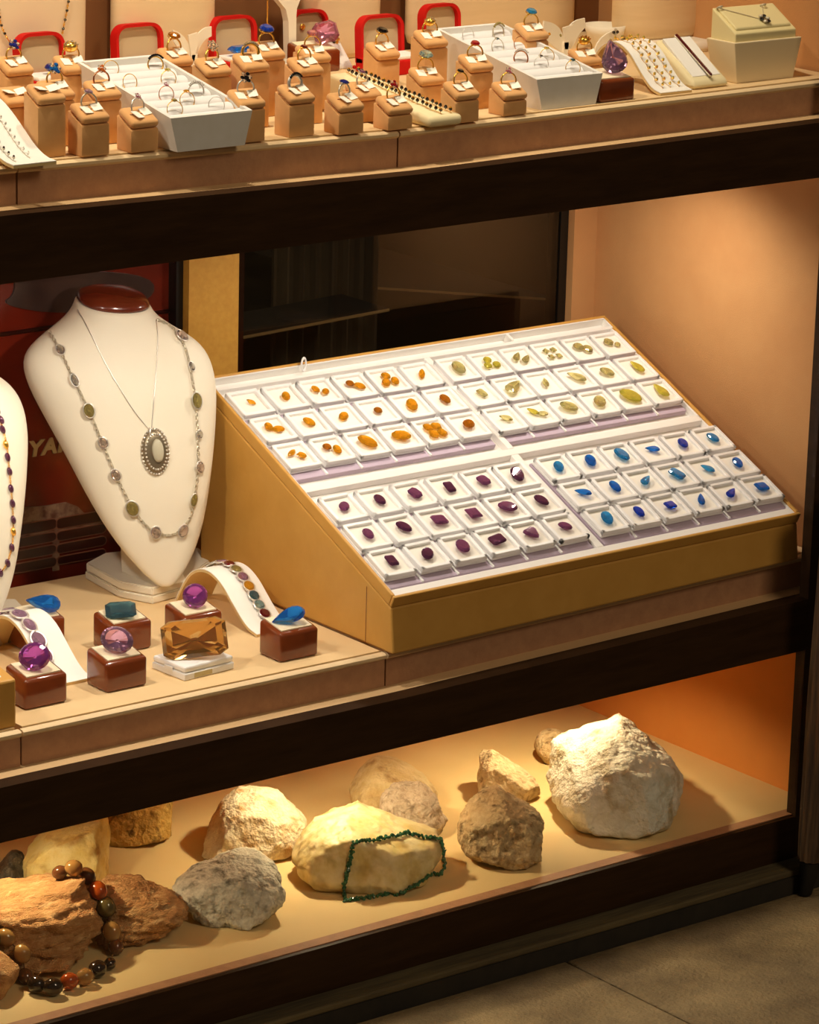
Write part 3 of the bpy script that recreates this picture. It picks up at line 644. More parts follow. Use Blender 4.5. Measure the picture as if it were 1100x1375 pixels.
ARCH = [(0, .0026), (.018, .006), (.040, .022), (.062, .041), (.088, .049), (.114, .041), (.130, .022), (.142, .0026)]
def bracelet(t, pr, w, label, fx, s0, s1, stones, chainm, name='gem_bracelet', setm='silver', wig=0, lr=.0010):
    org = Vector(t.location); br = thing(name, label, 'bracelet', org, t.rotation_euler.z)
    pts = [on_ramp(t, pr, w, fx+wig*math.sin(i*.5), s0+(s1-s0)*i/80)[0] for i in range(81)]
    bm = B(); link_chain(bm, pts, lr, lr*1.9); obj('chain', bm, chainm, br)
    for k, (m, a, b) in enumerate(stones):
        s = s0+(s1-s0)*(k+.5)/len(stones); p, n = on_ramp(t, pr, w, fx+wig*math.sin((k+.5)/len(stones)*40), s)
        M = align(p, n, 0, Vector((0, 1, .01)))
        bm = B(); gem(bm, 'oval', a, b, .0045, M @ Matrix.Translation((0, 0, .0006)), 12); o = obj('stone', bm, m, br)
        bm = B(); torus(bm, 1, .16, M @ Matrix.Translation((0, 0, .0030)) @ Matrix.Diagonal((a*1.08, b*1.08, .006, 1)), 18, 6); obj('setting', bm, setm, o, True)
    return br
p = G(345, 856, 'm'); rw = .044
t, pr = ramp('bracelet_slope', 'white arched bracelet slope beside the gemstone case', p, rw, ARCH, 'ramp_white')
cols = ['gem_garnet', 'gem_aquamarine', 'gem_teal', 'gem_citrine', 'gem_violet', 'gem_olive', 'gem_garnet', 'gem_pale_amethyst', 'gem_clear', 'gem_olive']
bracelet(t, pr, rw, 'silver bracelet of mixed colour oval stones on the arched slope', .026, .12, .80, [(c, .0056, .0060) for c in cols], 'silver')
p = G(76, 924, 'm')
t, pr = ramp('bracelet_slope', 'white arched bracelet slope beside the bead-wearing bust', p, .040, ARCH, 'ramp_white')
bracelet(t, pr, .040, 'silver bracelet of pear-shaped mauve stones on the arched slope', .010, .18, .80, [('gem_pale_amethyst', .0058+.0014*(k % 2), .0088) for k in range(6)], 'silver')
# ---- tan tray box at the frame edge
q = G(22, 976, 'm'); t = thing('tray_box', 'tan box with a white sunken top at the platform end', 'display box', (q.x-.16, q.y, surf('m', -.5)))
bm = B(); hexa(bm, [(0, 0, 0), (.16, 0, 0), (.16, .10, 0), (0, .10, 0), (0, 0, .046), (.16, 0, .046), (.16, .10, .066), (0, .10, .066)], .002); obj('body', bm, 'case_tan', t)
bm = B(); k = .2; hexa(bm, [(.012, .008, .040), (.150, .008, .040), (.150, .092, .058), (.012, .092, .058), (.012, .008, .0485), (.150, .008, .0485), (.150, .092, .0653), (.012, .092, .0653)], .0015); obj('insert', bm, 'case_white', t)
# =================================================================== RING SHELF
RW, RD, RISE = .0295, .0235, .0115
def ring_stand(px, py_, hf, label, rz=0):
    p = G(px, py_, 't'); t = thing('ring_stand', label, 'ring stand', p, rz, 'tan velvet ring stands')
    w, d = RW, RD
    bm = B(); hexa(bm, [(0, 0, 0), (w, 0, 0), (w, d, 0), (0, d, 0), (0, 0, hf), (w, 0, hf), (w, d, hf+RISE), (0, d, hf+RISE)], .0012); shade_auto(obj('body', bm, 'velvet', t), 40)
    a = math.atan2(RISE, d); L = math.hypot(RISE, d)
    bm = B(); box(bm, -.0002, w+.0002, .0000, L+.0004, .0004, .0085, T((0, 0, hf), (a, 0, 0)), .0040, 5); shade_auto(obj('cushion', bm, 'velvet', t), 60)
    bm = B(); box(bm, .004, w-.004, L*.5-.0006, L*.5+.0006, .0075, .00865, T((0, 0, hf), (a, 0, 0))); obj('slit', bm, 'block_wood', t)
    return t, p, hf
def ring(M, label, metal, style, gm, s=1, tagc=True, rr=.0080, cut='oval', group='rings on velvet stands'):
    """M: frame at the slit; ring stands in its local XZ plane"""
    t = thing('ring', label, 'ring', M.to_translation(), 0, group)
    L = Matrix.Translation(-M.to_translation()) @ M
    bm = B(); cz = rr*.72
    torus(bm, rr, (.00085 if style != 'band' else .0016)*(1 if tagc else .5), L @ T((0, 0, cz), (PI/2, 0, 0)), 28, 6); obj('band', bm, metal, t, True)
    topz = cz+rr
    if style == 'solitaire':
        bm = B(); gem(bm, cut, .0046*s, .0054*s, .0052*s, L @ T((0, 0, topz-.0012), (.35, 0, .1)), 12); obj('gem', bm, gm, t)
        bm = B(); torus(bm, .0042*s, .0006, L @ T((0, 0, topz+.0012*s), (.35, 0, 0)), 16, 5); obj('bezel', bm, metal, t, True)
    elif style == 'cluster':
        for i in range(6):
            an = 2*PI*i/6; bm = B(); gem(bm, 'round', .0023*s, .0023*s, .003*s, L @ T((.0042*s*math.cos(an), -.001+.0016*math.sin(an), topz+.001+.0038*s*math.sin(an)), (.9, 0, 0)), 8); obj('gem', bm, gm if i % 2 else 'gem_clear', t)
        bm = B(); gem(bm, 'round', .0032*s, .0032*s, .004*s, L @ T((0, -.001, topz), (.9, 0, 0)), 10); obj('gem', bm, gm, t)
    elif style == 'dome':
        bm = B(); ico(bm, .0075*s, L @ T((0, 0, topz-.001), (0, 0, 0), (1, .8, .75)), 2); obj('dome', bm, metal, t, True)
        for i in range(14):
            an = i*2.4; q = math.sqrt((i+.5)/14)*1.2; d = Vector((math.sin(q)*math.cos(an)*.0075*s, math.sin(q)*math.sin(an)*.006*s-.001, math.cos(q)*.0056*s+topz-.001)); bm = B(); ico(bm, .0011*s, L @ T(d), 1); obj('gem', bm, gm, t)
    elif style == 'band':
        for i in range(9):
            an = PI/2+(i-4)*.22; bm = B(); gem(bm, 'round', .0014, .0014, .0016, L @ T((rr*1.12*math.cos(an), -.0012, cz+rr*1.12*math.sin(an)), (1.0, 0, 0)), 8); obj('gem', bm, gm, t)
    if tagc:
        bm = B(); box(bm, -.0135, -.0030, -.0115, .0010, -.0002, .0003, L @ T((0, -.001, .0014), (.56, .06, .15), (.85, .85, 1))); obj('price_tag', bm, 'tag', t)
        bm = B(); box(bm, .0015, .0120, -.0095, .0025, -.0002, .0003, L @ T((0, 0, .0022), (.60, -.12, -.15), (.85, .85, 1))); obj('price_tag', bm, 'tag', t)
    return t
rnd = random.Random(11)
STANDS = [  # px, py of the front left foot, front height, stand label, ring (metal, style, gem, size, cut) and its label
 (51, 213.5, .0455, 'tall tan ring stand with only a white tag, beside the white bracelet slope end', None, None),
 (110, 211.5, .0275, 'middle-height tan ring stand in front, with a slim silver ring', ('antique_silver', 'solitaire', 'gem_pale_amethyst', .8, 'round'), 'slim silver ring with a small pale lilac stone'),
 (176, 206, .0200, 'low tan ring stand beside the first ring tray front', ('silver', 'cluster', 'gem_pink', .5, 'round'), 'small silver ring with pinkish stones beside the first ring tray'),
 (127, 195.5, .0380, 'tan ring stand with an orange flower ring beside the first tray', ('rose_gold', 'cluster', 'gem_orange', .7, 'round'), 'rose gold ring with an orange flower cluster'),
 (8, 193, .0300, 'tan ring stand with a folded tag behind the white bracelet slope', None, None),
 (9.5, 176, .0480, 'tall tan ring stand with a violet blue ring', ('gold', 'cluster', 'gem_sapphire', .9, 'round'), 'gold ring with a violet blue cluster stone'),
 (86, 174, .0480, 'tall tan ring stand with a heavy gold dome ring', ('gold', 'dome', 'gem_clear', .95, 'round'), 'heavy gold dome ring covered with bright stones'),
 (64, 199, .0400, 'tan ring stand with a blue flower ring', ('gold', 'cluster', 'gem_blue', .95, 'round'), 'gold ring with a blue and white flower cluster'),
 (225, 160, .0470, 'tan ring stand with a brown orange stone behind the first tray', ('gold', 'solitaire', 'gem_dark_citrine', 1.25, 'round'), 'gold ring with a big round brown orange stone'),
 (276, 175, .0470, 'tan ring stand with a clear crystal ring by the first tray', ('gold', 'cluster', 'gem_clear', 1.0, 'round'), 'gold ring with a clear crystal cluster'),
 (327, 174, .0510, 'tall tan ring stand with a plain gold ring and tag', ('gold', 'band', 'gem_clear', .6, 'round'), 'plain gold ring almost hidden by its tag'),
 (349, 158, .0520, 'tallest tan ring stand, carrying a blue stone gold ring', ('gold', 'solitaire', 'gem_deep_blue', 1.5, 'oval'), 'thick gold ring with a large oval deep blue stone'),
 (321, 193, .0290, 'tan ring stand half hidden by the first ring tray', ('silver', 'cluster', 'gem_black', .9, 'round'), 'silver ring with a dark round cluster by the first tray corner'),
 (388, 185.5, .0290, 'tan ring stand with a black and white wide band', ('silver', 'band', 'gem_black', 1, 'round'), 'wide silver band ring with a row of black stones'),
 (400, 168.5, .0440, 'tall tan ring stand with a dark red bead ring', ('gold', 'solitaire', 'gem_garnet', .7, 'round'), 'gold ring with a small dark red round stone'),
 (411, 150, .0440, 'tall tan ring stand with a pink stone ring in front of the brown block', ('gold', 'solitaire', 'gem_pink', 1.1, 'cushion'), 'gold ring with a pink cushion-cut stone'),
 (454.7, 182, .0190, 'low tan ring stand in front, with a dark blue stone ring', ('antique_silver', 'solitaire', 'gem_sapphire', .8, 'cushion'), 'silver ring with a dark blue square stone'),
 (479, 166, .0190, 'low tan ring stand with a small purple stone ring', ('antique_silver', 'solitaire', 'gem_amethyst', .65, 'round'), 'slim silver ring with a small purple stone'),
 (521, 176, .0125, 'lowest tan ring stand beside the cream bracelet cushion, red stone ring', ('gold', 'cluster', 'gem_ruby', .75, 'round'), 'gold ring with a red and orange stone cluster'),
 (505.6, 120, .0270, 'tan ring stand with an oval black stone ring', ('gold', 'solitaire', 'gem_black', 1.25, 'oval'), 'gold ring with a large oval black stone'),
 (569, 133, .0480, 'tall tan ring stand with a crystal dome ring by the second tray', ('gold', 'dome', 'gem_clear', .8, 'round'), 'gold ring with a crystal dome by the second tray'),
 (564, 147, .0205, 'tan ring stand with a pale blue stone ring', ('gold', 'solitaire', 'gem_aquamarine', 1.5, 'oval'), 'gold ring with a large pale blue stone'),
 (611, 166.5, .0200, 'low tan ring stand with a dark stone ring beside the bracelet cushion', ('gold', 'solitaire', 'gem_black', .7, 'round'), 'slim gold ring with a small dark stone'),
 (630, 148.5, .0345, 'tan ring stand with a ruby ring beside the second tray', ('gold', 'solitaire', 'gem_ruby', .95, 'oval'), 'thick gold ring with a red oval stone'),
 (676, 156.5, .0130, 'lowest tan ring stand beside the second tray front, pink stone ring', ('gold', 'cluster', 'gem_pink', .6, 'round'), 'double gold ring with small pink stones'),
 (705, 122, .0480, 'tan ring stand with a sky blue stone behind the second tray', ('gold', 'solitaire', 'gem_aqua', 1.2, 'round'), 'ring with a round sky blue stone behind the second tray'),
 (778, 119, .0200, 'tan ring stand with a twisted gold ring beside the pink purple block', ('gold', 'dome', 'gem_dark_citrine', .85, 'round'), 'twisted gold ring with brown stones'),
]
for px, py_, hf, lab, rs, rl_ in STANDS:
    t, p, hf = ring_stand(px, py_, hf, lab)
    M = Matrix.Translation(p+Vector((RW*.52, RD*.50, hf+RISE*.5+.0076))) @ Matrix.Rotation(rnd.uniform(-.35, .25), 4, 'Z') @ Matrix.Rotation(-.12, 4, 'X')
    if rs: ring(M, rl_, rs[0], rs[1], rs[2], rs[3], cut=rs[4])
    else:
        tg = thing('price_tag', 'folded white price tag on the %s' % ('tall stand beside the slope' if hf > .04 else 'stand behind the white slope'), 'price tag', M.to_translation()); L = Matrix.Translation(-M.to_translation()) @ M
        for q in ((-.0125, -.003, .3, .12, .25), (.001, .011, .5, -.2, -.2)):
            bm = B(); box(bm, q[0], q[1], -.008, .002, -.0002, .0003, L @ T((0, 0, .0015), q[2:])); obj('leaf', bm, 'tag', tg)
# ---- ring trays
def ring_tray(flb, flt, frt, blt, label, nroll, spots, gname):
    p = G(*flb, 't'); z = p.z
    a = onY(*flt, p.y); b = onY(*frt, p.y); c = onX(*blt, a.x); w = b.x-a.x; d = c.y-a.y; hf = a.z-z; hb = c.z-z; tp = .008
    org = Vector((a.x, p.y, z)); t = thing('ring_tray', label, 'ring tray', org)
    bm = B(); e = .004
    outer_b = [(tp, .0, 0), (w-tp, 0, 0), (w-tp, d-tp, 0), (tp, d-tp, 0)]; outer_t = [(0, 0, hf), (w, 0, hf), (w, d, hb), (0, d, hb)]
    k = (hb-hf)/d; inn_t = [(e, e, hf+k*e), (w-e, e, hf+k*e), (w-e, d-e, hb-k*e), (e, d-e, hb-k*e)]; inn_b = [(x, y, zz-.009) for x, y, zz in inn_t]
    loft(bm, [outer_b, outer_t, inn_t, inn_b]); shade_auto(obj('body', bm, 'tray_white', t), 20)
    sl = math.hypot(d-2*e, (hb-hf)*(d-2*e)/d); pitch_ = (d-2*e)/nroll; rr = pitch_*.5
    for i in range(nroll):
        y = e+pitch_*(i+.5); zz = hf+k*y-.0088
        bm = B(); n = 12
        loft(bm, [[(x, y+rr*.98*math.cos(PI*j/(n-1)), zz+rr*.68*math.sin(PI*j/(n-1))) for j in range(n)] for x in (e+.0005, w-e-.0005)]); shade_auto(obj('ring_roll', bm, 'roll_white', t), 50)
    nrm = Vector((0, -k, 1)).normalized(); pl = org+Vector((0, 0, hf-.003))
    for i, (x, y, me_, st, gm, s, dsc) in enumerate(spots):
        q = onP(x, y, pl, nrm)
        q.y = org.y+e+pitch_*max(1, min(nroll-1, round((q.y-org.y-e)/pitch_))); q.z = org.z+hf+k*(q.y-org.y)-.0070
        M = Matrix.Translation(q) @ Matrix.Rotation(rnd.uniform(-.35, .1), 4, 'Z') @ Matrix.Rotation(-.2, 4, 'X')
        ring(M, dsc, me_, st, gm, s, False, .0078, 'round', gname)
    return t
so = 'solitaire'
ring_tray((224.5, 206), (229, 159), (339, 147), (102.4, 82.5), 'long white ring tray with gold and silver rings, overhanging the platform edge', 8,
  [(155, 98, 'gold', 'plain', None, 1, 'plain gold ring in the back corner of the first tray'), (207, 88, 'gold', 'band', 'gem_black', .6, 'gold ring with dark stones in the back row of the first tray'), (172, 111, 'gold', 'plain', None, 1, 'thin plain gold ring in the second groove of the first tray'), (230, 110, 'gold', so, 'gem_lemon', .55, 'gold ring with a small yellow stone in the first tray'),
   (217, 125, 'rose_gold', 'cluster', 'gem_pink', .4, 'rose gold ring with tiny pink stones in the first tray'), (260, 123, 'silver', 'band', 'gem_clear', .6, 'silver ring with a row of clear stones in the first tray'), (247, 134, 'gold', so, 'gem_citrine', .55, 'gold ring with a small orange stone in the first tray'), (233, 148, 'gold', so, 'gem_olive', .55, 'gold ring with an olive stone near the front of the first tray'), (288, 142, 'silver', 'plain', None, 1, 'plain silver ring near the front of the first tray')], 'rings in the first tray')
ring_tray((713, 150), (721, 107), (809.6, 97), (585, 38), 'long white ring tray with slim rings beside the pink stone block', 8,
  [(631, 50, 'silver', 'plain', None, 1, 'plain silver ring at the back of the second tray'), (673, 47, 'antique_silver', 'band', 'gem_olive', .6, 'dark silver ring with olive stones at the back of the second tray'), (664, 62, 'antique_silver', so, 'gem_teal', .45, 'silver ring with a tiny teal stone in the second tray'), (702, 63, 'rose_gold', 'plain', None, 1, 'plain rose gold ring in the second tray'),
   (694, 78, 'rose_gold', 'band', 'gem_clear', .5, 'rose gold ring with tiny clear stones in the second tray'), (734, 77, 'gold', so, 'gem_lemon', .5, 'gold ring with a yellow stone in the second tray'), (727, 88, 'silver', so, 'gem_black', .45, 'silver ring with a tiny black stone in the second tray'), (766, 92, 'gold', so, 'gem_teal', .55, 'gold ring with a dark green stone near the front of the second tray')], 'rings in the second tray')
# ---- cream bracelet cushions
def cushion(flb, frb, flt, blt, label, m):
    p = G(*flb, 't'); q = onY(*frb, p.y); a = onY(*flt, p.y); c = onX(*blt, p.x); w = q.x-p.x; hf = a.z-p.z; d = c.y-p.y; hb = c.z-p.z
    t = thing('bracelet_cushion', label, 'bracelet stand', p)
    bm = B(); hexa(bm, [(0, 0, 0), (w, 0, 0), (w, d, 0), (0, d, 0), (0, 0, hf), (w, 0, hf), (w, d, hb), (0, d, hb)], .0045, 3); shade_auto(obj('pad', bm, m, t), 50)
    return t, [(.001, hf), (d-.001, hb)], w
t, pr, w = cushion((577, 172.5), (622, 166), (577, 158), (440, 98), 'long cream bracelet cushion overhanging the platform edge between ring stands', 'bracelet_cream')
for fx, lab in ((.018, 'gold bracelet with dark stones along the middle of the cream cushion'), (.030, 'gold bracelet with dark stones beside the edge of the cream cushion')):
    bracelet(t, pr, w, lab, fx, .02, .97, [('gem_black' if k % 3 else 'gem_citrine', .0013, .0016) for k in range(22)], 'gold', 'gem_bracelet', 'gem_black', .0008, .0005)
t, pr, w = cushion((931, 121.5), (979, 118), (931, 112), (878, 52), 'flat cream bracelet cushion between the arched slope and the pendant box', 'bracelet_cream')
bm = B(); k = (pr[1][1]-pr[0][1])/pr[1][0]; hexa(bm, [(.006, .008, pr[0][1]+k*.008-.002), (w-.006, .008, pr[0][1]+k*.008-.002), (w-.006, pr[1][0]-.006, pr[1][1]-.003), (.006, pr[1][0]-.006, pr[1][1]-.003), (.006, .008, pr[0][1]+k*.008+.0006), (w-.006, .008, pr[0][1]+k*.008+.0006), (w-.006, pr[1][0]-.006, pr[1][1]+.0004), (.006, pr[1][0]-.006, pr[1][1]+.0004)]); obj('cover', bm, 'ramp_white', t)
bracelet(t, pr, w, 'dark garnet bracelet lying along the flat cream cushion', .026, .06, .97, [('gem_garnet', .0019, .0022) for k in range(22)], 'antique_silver', 'gem_bracelet', 'antique_silver')
# ---- slopes
def sc(prof, ky, kz): return [(y*ky, z*kz) for y, z in prof]
p = G(887, 129, 't'); t, pr = ramp('bracelet_slope', 'white arched bracelet slope with three gold bracelets', p, .043, sc(ARCH, .82, .95), 'ramp_white')
for fx, gm, lab in ((.011, 'gem_olive', 'gold bracelet with olive stones along the slope edge by the pink stone'), (.021, 'gem_citrine', 'gold bracelet with orange stones along the middle of the arched slope'), (.033, 'gem_lemon', 'fine gold bracelet with yellow stones next to the flat cream cushion')):
    bracelet(t, pr, .043, lab, fx, .06, .72, [(gm if k % 2 else 'gem_lemon', .0010, .0013) for k in range(12)], 'gold', 'gem_bracelet', 'gold', .0012, .0005)
p = G(15, 226, 't'); t, pr = ramp('bracelet_slope', 'white bracelet slope curving down over the platform edge at the ring stands', p, .044, [(-.004, .0026), (.012, .0035), (.03, .010), (.052, .025), (.078, .041), (.105, .049), (.13, .049)], 'ramp_white')
bracelet(t, pr, .044, 'thin silver chain bracelet along the slope beside the tall stand', .026, .10, .95, [('gem_clear', .0008, .0010) for k in range(14)], 'antique_silver', lr=.0006)
bracelet(t, pr, .044, 'silver bracelet with dark links on the white slope', .008, .06, .95, [('gem_black', .0009, .0014) for k in range(14)], 'antique_silver', setm='antique_silver', lr=.0006)
# ---- open red ring boxes
def red_box(px, py_, w, label, insert=True, hgt=.058):
    p = G(px, py_, 't'); t = thing('open_ring_box', label, 'jewellery box', p, 0, 'open red velvet jewellery boxes')
    r = .014; th = .011; tl = math.radians(-4)
    def arch(w0, w1, h0, h1, rr):
        pts = [(w0, h0), (w1, h0)]
        pts += [(w1-rr+rr*math.cos(a), h1-rr+rr*math.sin(a)) for a in [PI/2*i/6 for i in range(7)]]
        pts += [(w0+rr+rr*math.cos(a), h1-rr+rr*math.sin(a)) for a in [PI/2+PI/2*i/6 for i in range(7)]]
        return pts
    M = T((0, .0, .0), (tl, 0, 0))
    O = arch(0, w, .010, hgt, r); I = arch(.0034, w-.0034, .013, hgt-.0034, r*.78)
    bm = B(); f = lambda poly, y: [M @ Vector((x, y, z)) for x, z in poly]
    loft(bm, [f(I, .006), f(I, 0), f(O, -.0008), f(O, th)]); shade_auto(obj('lid', bm, 'red_velvet', t), 40)
    bm = B(); loft(bm, [f(I, .0058), f(I, .0072)]); obj('lid_lining', bm, 'taupe_satin', t)
    if insert:
        bm = B(); box(bm, 0, w, -.034, .012, 0, .016, None, .002); obj('base', bm, 'red_velvet', t)
        bm = B(); box(bm, .002, w-.002, -.032, -.001, .0155, .020, None, .0015); obj('insert', bm, 'insert_white', t)
    return t
red_box(27, 126, .054, 'open red velvet box in front of the first tall cream bust')
red_box(158, 112, .057, 'open red velvet box behind the back end of the first ring tray')
red_box(288, 100, .055, 'open red velvet box behind the blue stone stand')
red_box(394, 90, .047, 'open red velvet box with a gold dot, behind the brown block', False)
red_box(486, 98, .056, 'open red velvet box behind the black stone ring')
red_box(570, 81, .050, 'open red velvet box behind the second ring tray', False)
q = onY(406, 36, G(394, 90, 't').y+.008); bm = B(); lathe(bm, [(.0003, 0), (.0033, 0), (.0033, .001), (.0024, .0016), (.0003, .0014)], Matrix.Translation(q) @ Matrix.Rotation(PI/2-.1, 4, 'X'), 14); tag(obj('stud_earring', bm, 'gold', None, True), 'round gold stud earring on a red box lid', 'earring')
bl_ = G(321, 96, 't'); bm = B(); gem(bm, 'emerald', .0125, .0075, .010, n=16); o = obj('gemstone', bm, 'gem_blue'); q = onY(322, 75, G(288, 100, 't').y-.018); o.matrix_world = Matrix.Translation(Vector((q.x, q.y, bl_.z+.0202))) @ Matrix.Rotation(.1, 4, 'Z'); tag(o, 'blue rectangular stone on the white insert of an open red box', 'gemstone')
bm = B(); gem(bm, 'oval', .0095, .0070, .010, n=16); o = obj('gemstone', bm, 'gem_sapphire'); g0 = G(27, 126, 't'); o.matrix_world = Matrix.Translation(g0+Vector((.026, -.018, .0202))) @ Matrix.Rotation(.4, 4, 'Z'); tag(o, 'dark blue oval stone on the white insert of the first red box', 'gemstone')
# ---- wooden blocks up here
def block_top(px, py_, lab, w=.046):
    p = G(px, py_, 't'); t = thing('gem_block', lab, 'gem stand', p, 0, 'lacquered wooden gem blocks')
    d, hf, hb = .034, .022, .029
    bm = B(); hexa(bm, [(0, 0, 0), (w, 0, 0), (w, d, 0), (0, d, 0), (0, 0, hf), (w, 0, hf), (w, d, hb), (0, d, hb)], .003, 3); shade_auto(obj('body', bm, 'block_wood', t), 35)
    k = (hb-hf)/d; e = .004; bm = B(); hexa(bm, [(e, e, hf+k*e-.001), (w-e, e, hf+k*e-.001), (w-e, d-e, hb-k*e-.001), (e, d-e, hb-k*e-.001), (e, e, hf+k*e+.001), (w-e, e, hf+k*e+.001), (w-e, d-e, hb-k*e+.001), (e, d-e, hb-k*e+.001)]); obj('pad', bm, 'pad_cream', t)
    return p
p = block_top(410, 100, 'brown gem block behind the ring stands, carrying a pink faceted stone')
loose(437, 64, p.y+.016, 'cushion', .013, .012, .014, 'gem_pink', .8, .3, 'large pink faceted stone on the brown block behind the ring stands', lift=p.z+.027)
p = block_top(806, 139, 'brown gem block beside the second tray, carrying a pink purple pear stone')
loose(823, 90, p.y+.016, 'pear', .0165, .0165, .017, 'gem_violet', .9, .25, 'pink purple pear-shaped stone standing on the block beside the second tray', lift=p.z+.0268)
# ---- white earring card and its earring
p = G(441, 95, 't'); t = thing('earring_card', 'white sloping earring card beside the brown block', 'earring stand', p)
bm = B(); hexa(bm, [(0, 0, 0), (.032, 0, 0), (.032, .030, 0), (0, .030, 0), (0, .0, .003), (.032, .0, .003), (.028, .026, .034), (.004, .026, .034)], .0012); obj('card', bm, 'insert_white', t)
bm = B(); ico(bm, .0022, T(p+Vector((.031, -.004, .002))), 2); tag(obj('red_pin', bm, 'red_velvet', None, True), 'small red pin head beside the white earring card', 'pin')
er = thing('earring', 'black and gold flower earring on the white card', 'earring', p+Vector((.023, .0195, .0285)))
for i in range(5):
    bm = B(); a = 2*PI*i/5; ico(bm, .0022, T((.003*math.cos(a), -.001, .003*math.sin(a))), 1); obj('petal', bm, 'gem_black' if i % 2 else 'gold', er)
# ---- leaf earring stands: flat curved plates
def leaf_stand(polys, gy, label, m='ivory'):
    P = [[onY(x, y, gy) for x, y in poly] for poly in polys]
    lo = min(q.z for poly in P for q in poly); cx = sum(q.x for poly in P for q in poly)/sum(len(a) for a in P); zf = surf('t', cx)
    t = thing('leaf_earring_stand', label, 'earring stand', (cx, gy, zf)); org = Vector((cx, gy, zf))
    for i, poly in enumerate(P):
        bm = B(); dy = (.0, .004, -.002)[i % 3]
        loft(bm, [[q-org+Vector((0, dy, 0)) for q in poly], [q-org+Vector((0, dy+.0018, 0)) for q in poly]]); obj('leaf', bm, m, t)
    bm = B(); box(bm, -.004, .004, -.002, .008, .004, lo-zf+.012, None, .0008); obj('stem', bm, m, t)
    bm = B(); lathe(bm, [(.0005, 0), (.016, 0), (.016, .003), (.012, .005), (.0005, .005)]); obj('foot', bm, m, t, True)
    return t
def tx(l, ox, oy, s): return [(ox+x/s, oy+y/s) for x, y in l]
g1 = G(262, 105, 't').y; g2 = G(762, 92, 't').y; g3 = G(818, 88, 't').y
leaf_stand([tx(smooth([(145, 130), (200, 150), (260, 210), (300, 300), (322, 440), (290, 440), (220, 330), (150, 230)], 1), 210, 20, 6.47), tx(smooth([(500, 105), (440, 115), (380, 170), (330, 260), (310, 340), (325, 440), (350, 420), (390, 300), (440, 220), (500, 190)], 1), 210, 20, 6.47), tx([(270, 175), (350, 150), (360, 200), (320, 400), (300, 400)], 210, 20, 6.47)], g1, 'ivory leaf-shaped earring stand behind the first tray')
leaf_stand([tx(smooth([(455, 140), (520, 155), (570, 200), (592, 280), (588, 360), (540, 330), (460, 260), (440, 220)], 1), 640, 0, 5), tx(smooth([(745, 125), (680, 140), (630, 190), (600, 260), (600, 360), (660, 330), (700, 240), (750, 185)], 1), 640, 0, 5), tx([(575, 185), (640, 165), (640, 210), (605, 330), (585, 330)], 640, 0, 5)], g2, 'ivory leaf-shaped earring stand behind the second tray')
leaf_stand([tx(smooth([(790, 380), (800, 310), (850, 240), (930, 200), (940, 240), (870, 280), (830, 340), (815, 400)], 1), 640, 0, 5)], g3, 'narrow ivory leaf earring stand beside the round-based bust')
q = onY(826, 43, g3-.004); er = thing('earring', 'dark silver earring on the narrow leaf stand', 'earring', q)
for i in range(4): bm = B(); ico(bm, .0020, T((.0025*math.cos(i*1.6), -.001, .0025*math.sin(i*1.6))), 1); obj('petal', bm, 'antique_silver' if i % 2 else 'gem_black', er)
for x, y, m in ((752, 48, 'gem_olive'), (737, 46, 'gem_citrine')):
    q = onY(x, y, g2-.004); bm = B(); gem(bm, 'round', .0017, .0017, .002, T(q, (1.2, 0, 0)), 8); tag(obj('earring', bm, m), 'tiny %s stone earring on the leaf stand behind the second tray' % ('olive' if 'olive' in m else 'orange'), 'earring')
q = onY(281, 60, g1-.004); bm = B(); gem(bm, 'oval', .0032, .0036, .004, T(q, (1.2, 0, 0)), 10); tag(obj('earring', bm, 'gem_orange'), 'amber stone earring hanging on the leaf stand', 'earring')
# ---- white necklace post with hanging gold chain
p = G(390, 92, 't'); t = thing('necklace_post', 'white necklace post with flared top behind the ring stands', 'necklace stand', p)
prof = [(355, -75), (371, 0), (381, 12), (384.5, 28), (385.5, 84), (394.5, 84), (395, 20), (396, 10), (400, 0), (425, -75)]
P = [onY(x, y, p.y)-p for x, y in prof]; bm = B(); loft(bm, [[P[i]+Vector((0, -.004, 0)), P[9-i]+Vector((0, -.004, 0)), P[9-i]+Vector((0, .006, 0)), P[i]+Vector((0, .006, 0))] for i in range(5)]); obj('post', bm, 'ivory', t)
bm = B(); lathe(bm, [(.0005, 0), (.02, 0), (.02, .004), (.006, .010), (.0005, .010)]); obj('foot', bm, 'ivory', t, True)
ch = thing('gold_chain', 'fine gold chain hanging down from the white necklace post', 'necklace', p+Vector((0, -.005, 0)))
a = onY(360, -62, p.y-.006)-p-Vector((0, -.005, 0)); b = onY(359, 33, p.y-.006)-p-Vector((0, -.005, 0)); bm = B(); link_chain(bm, [a, a.lerp(b, .5), b], .0009, .0017); obj('chain', bm, 'gold', ch)
bm = B(); gem(bm, 'pear', .003, .004, .004, T(b+Vector((0, 0, -.003)), (1.2, 0, 0)), 10); obj('drop', bm, 'gem_citrine', ch)
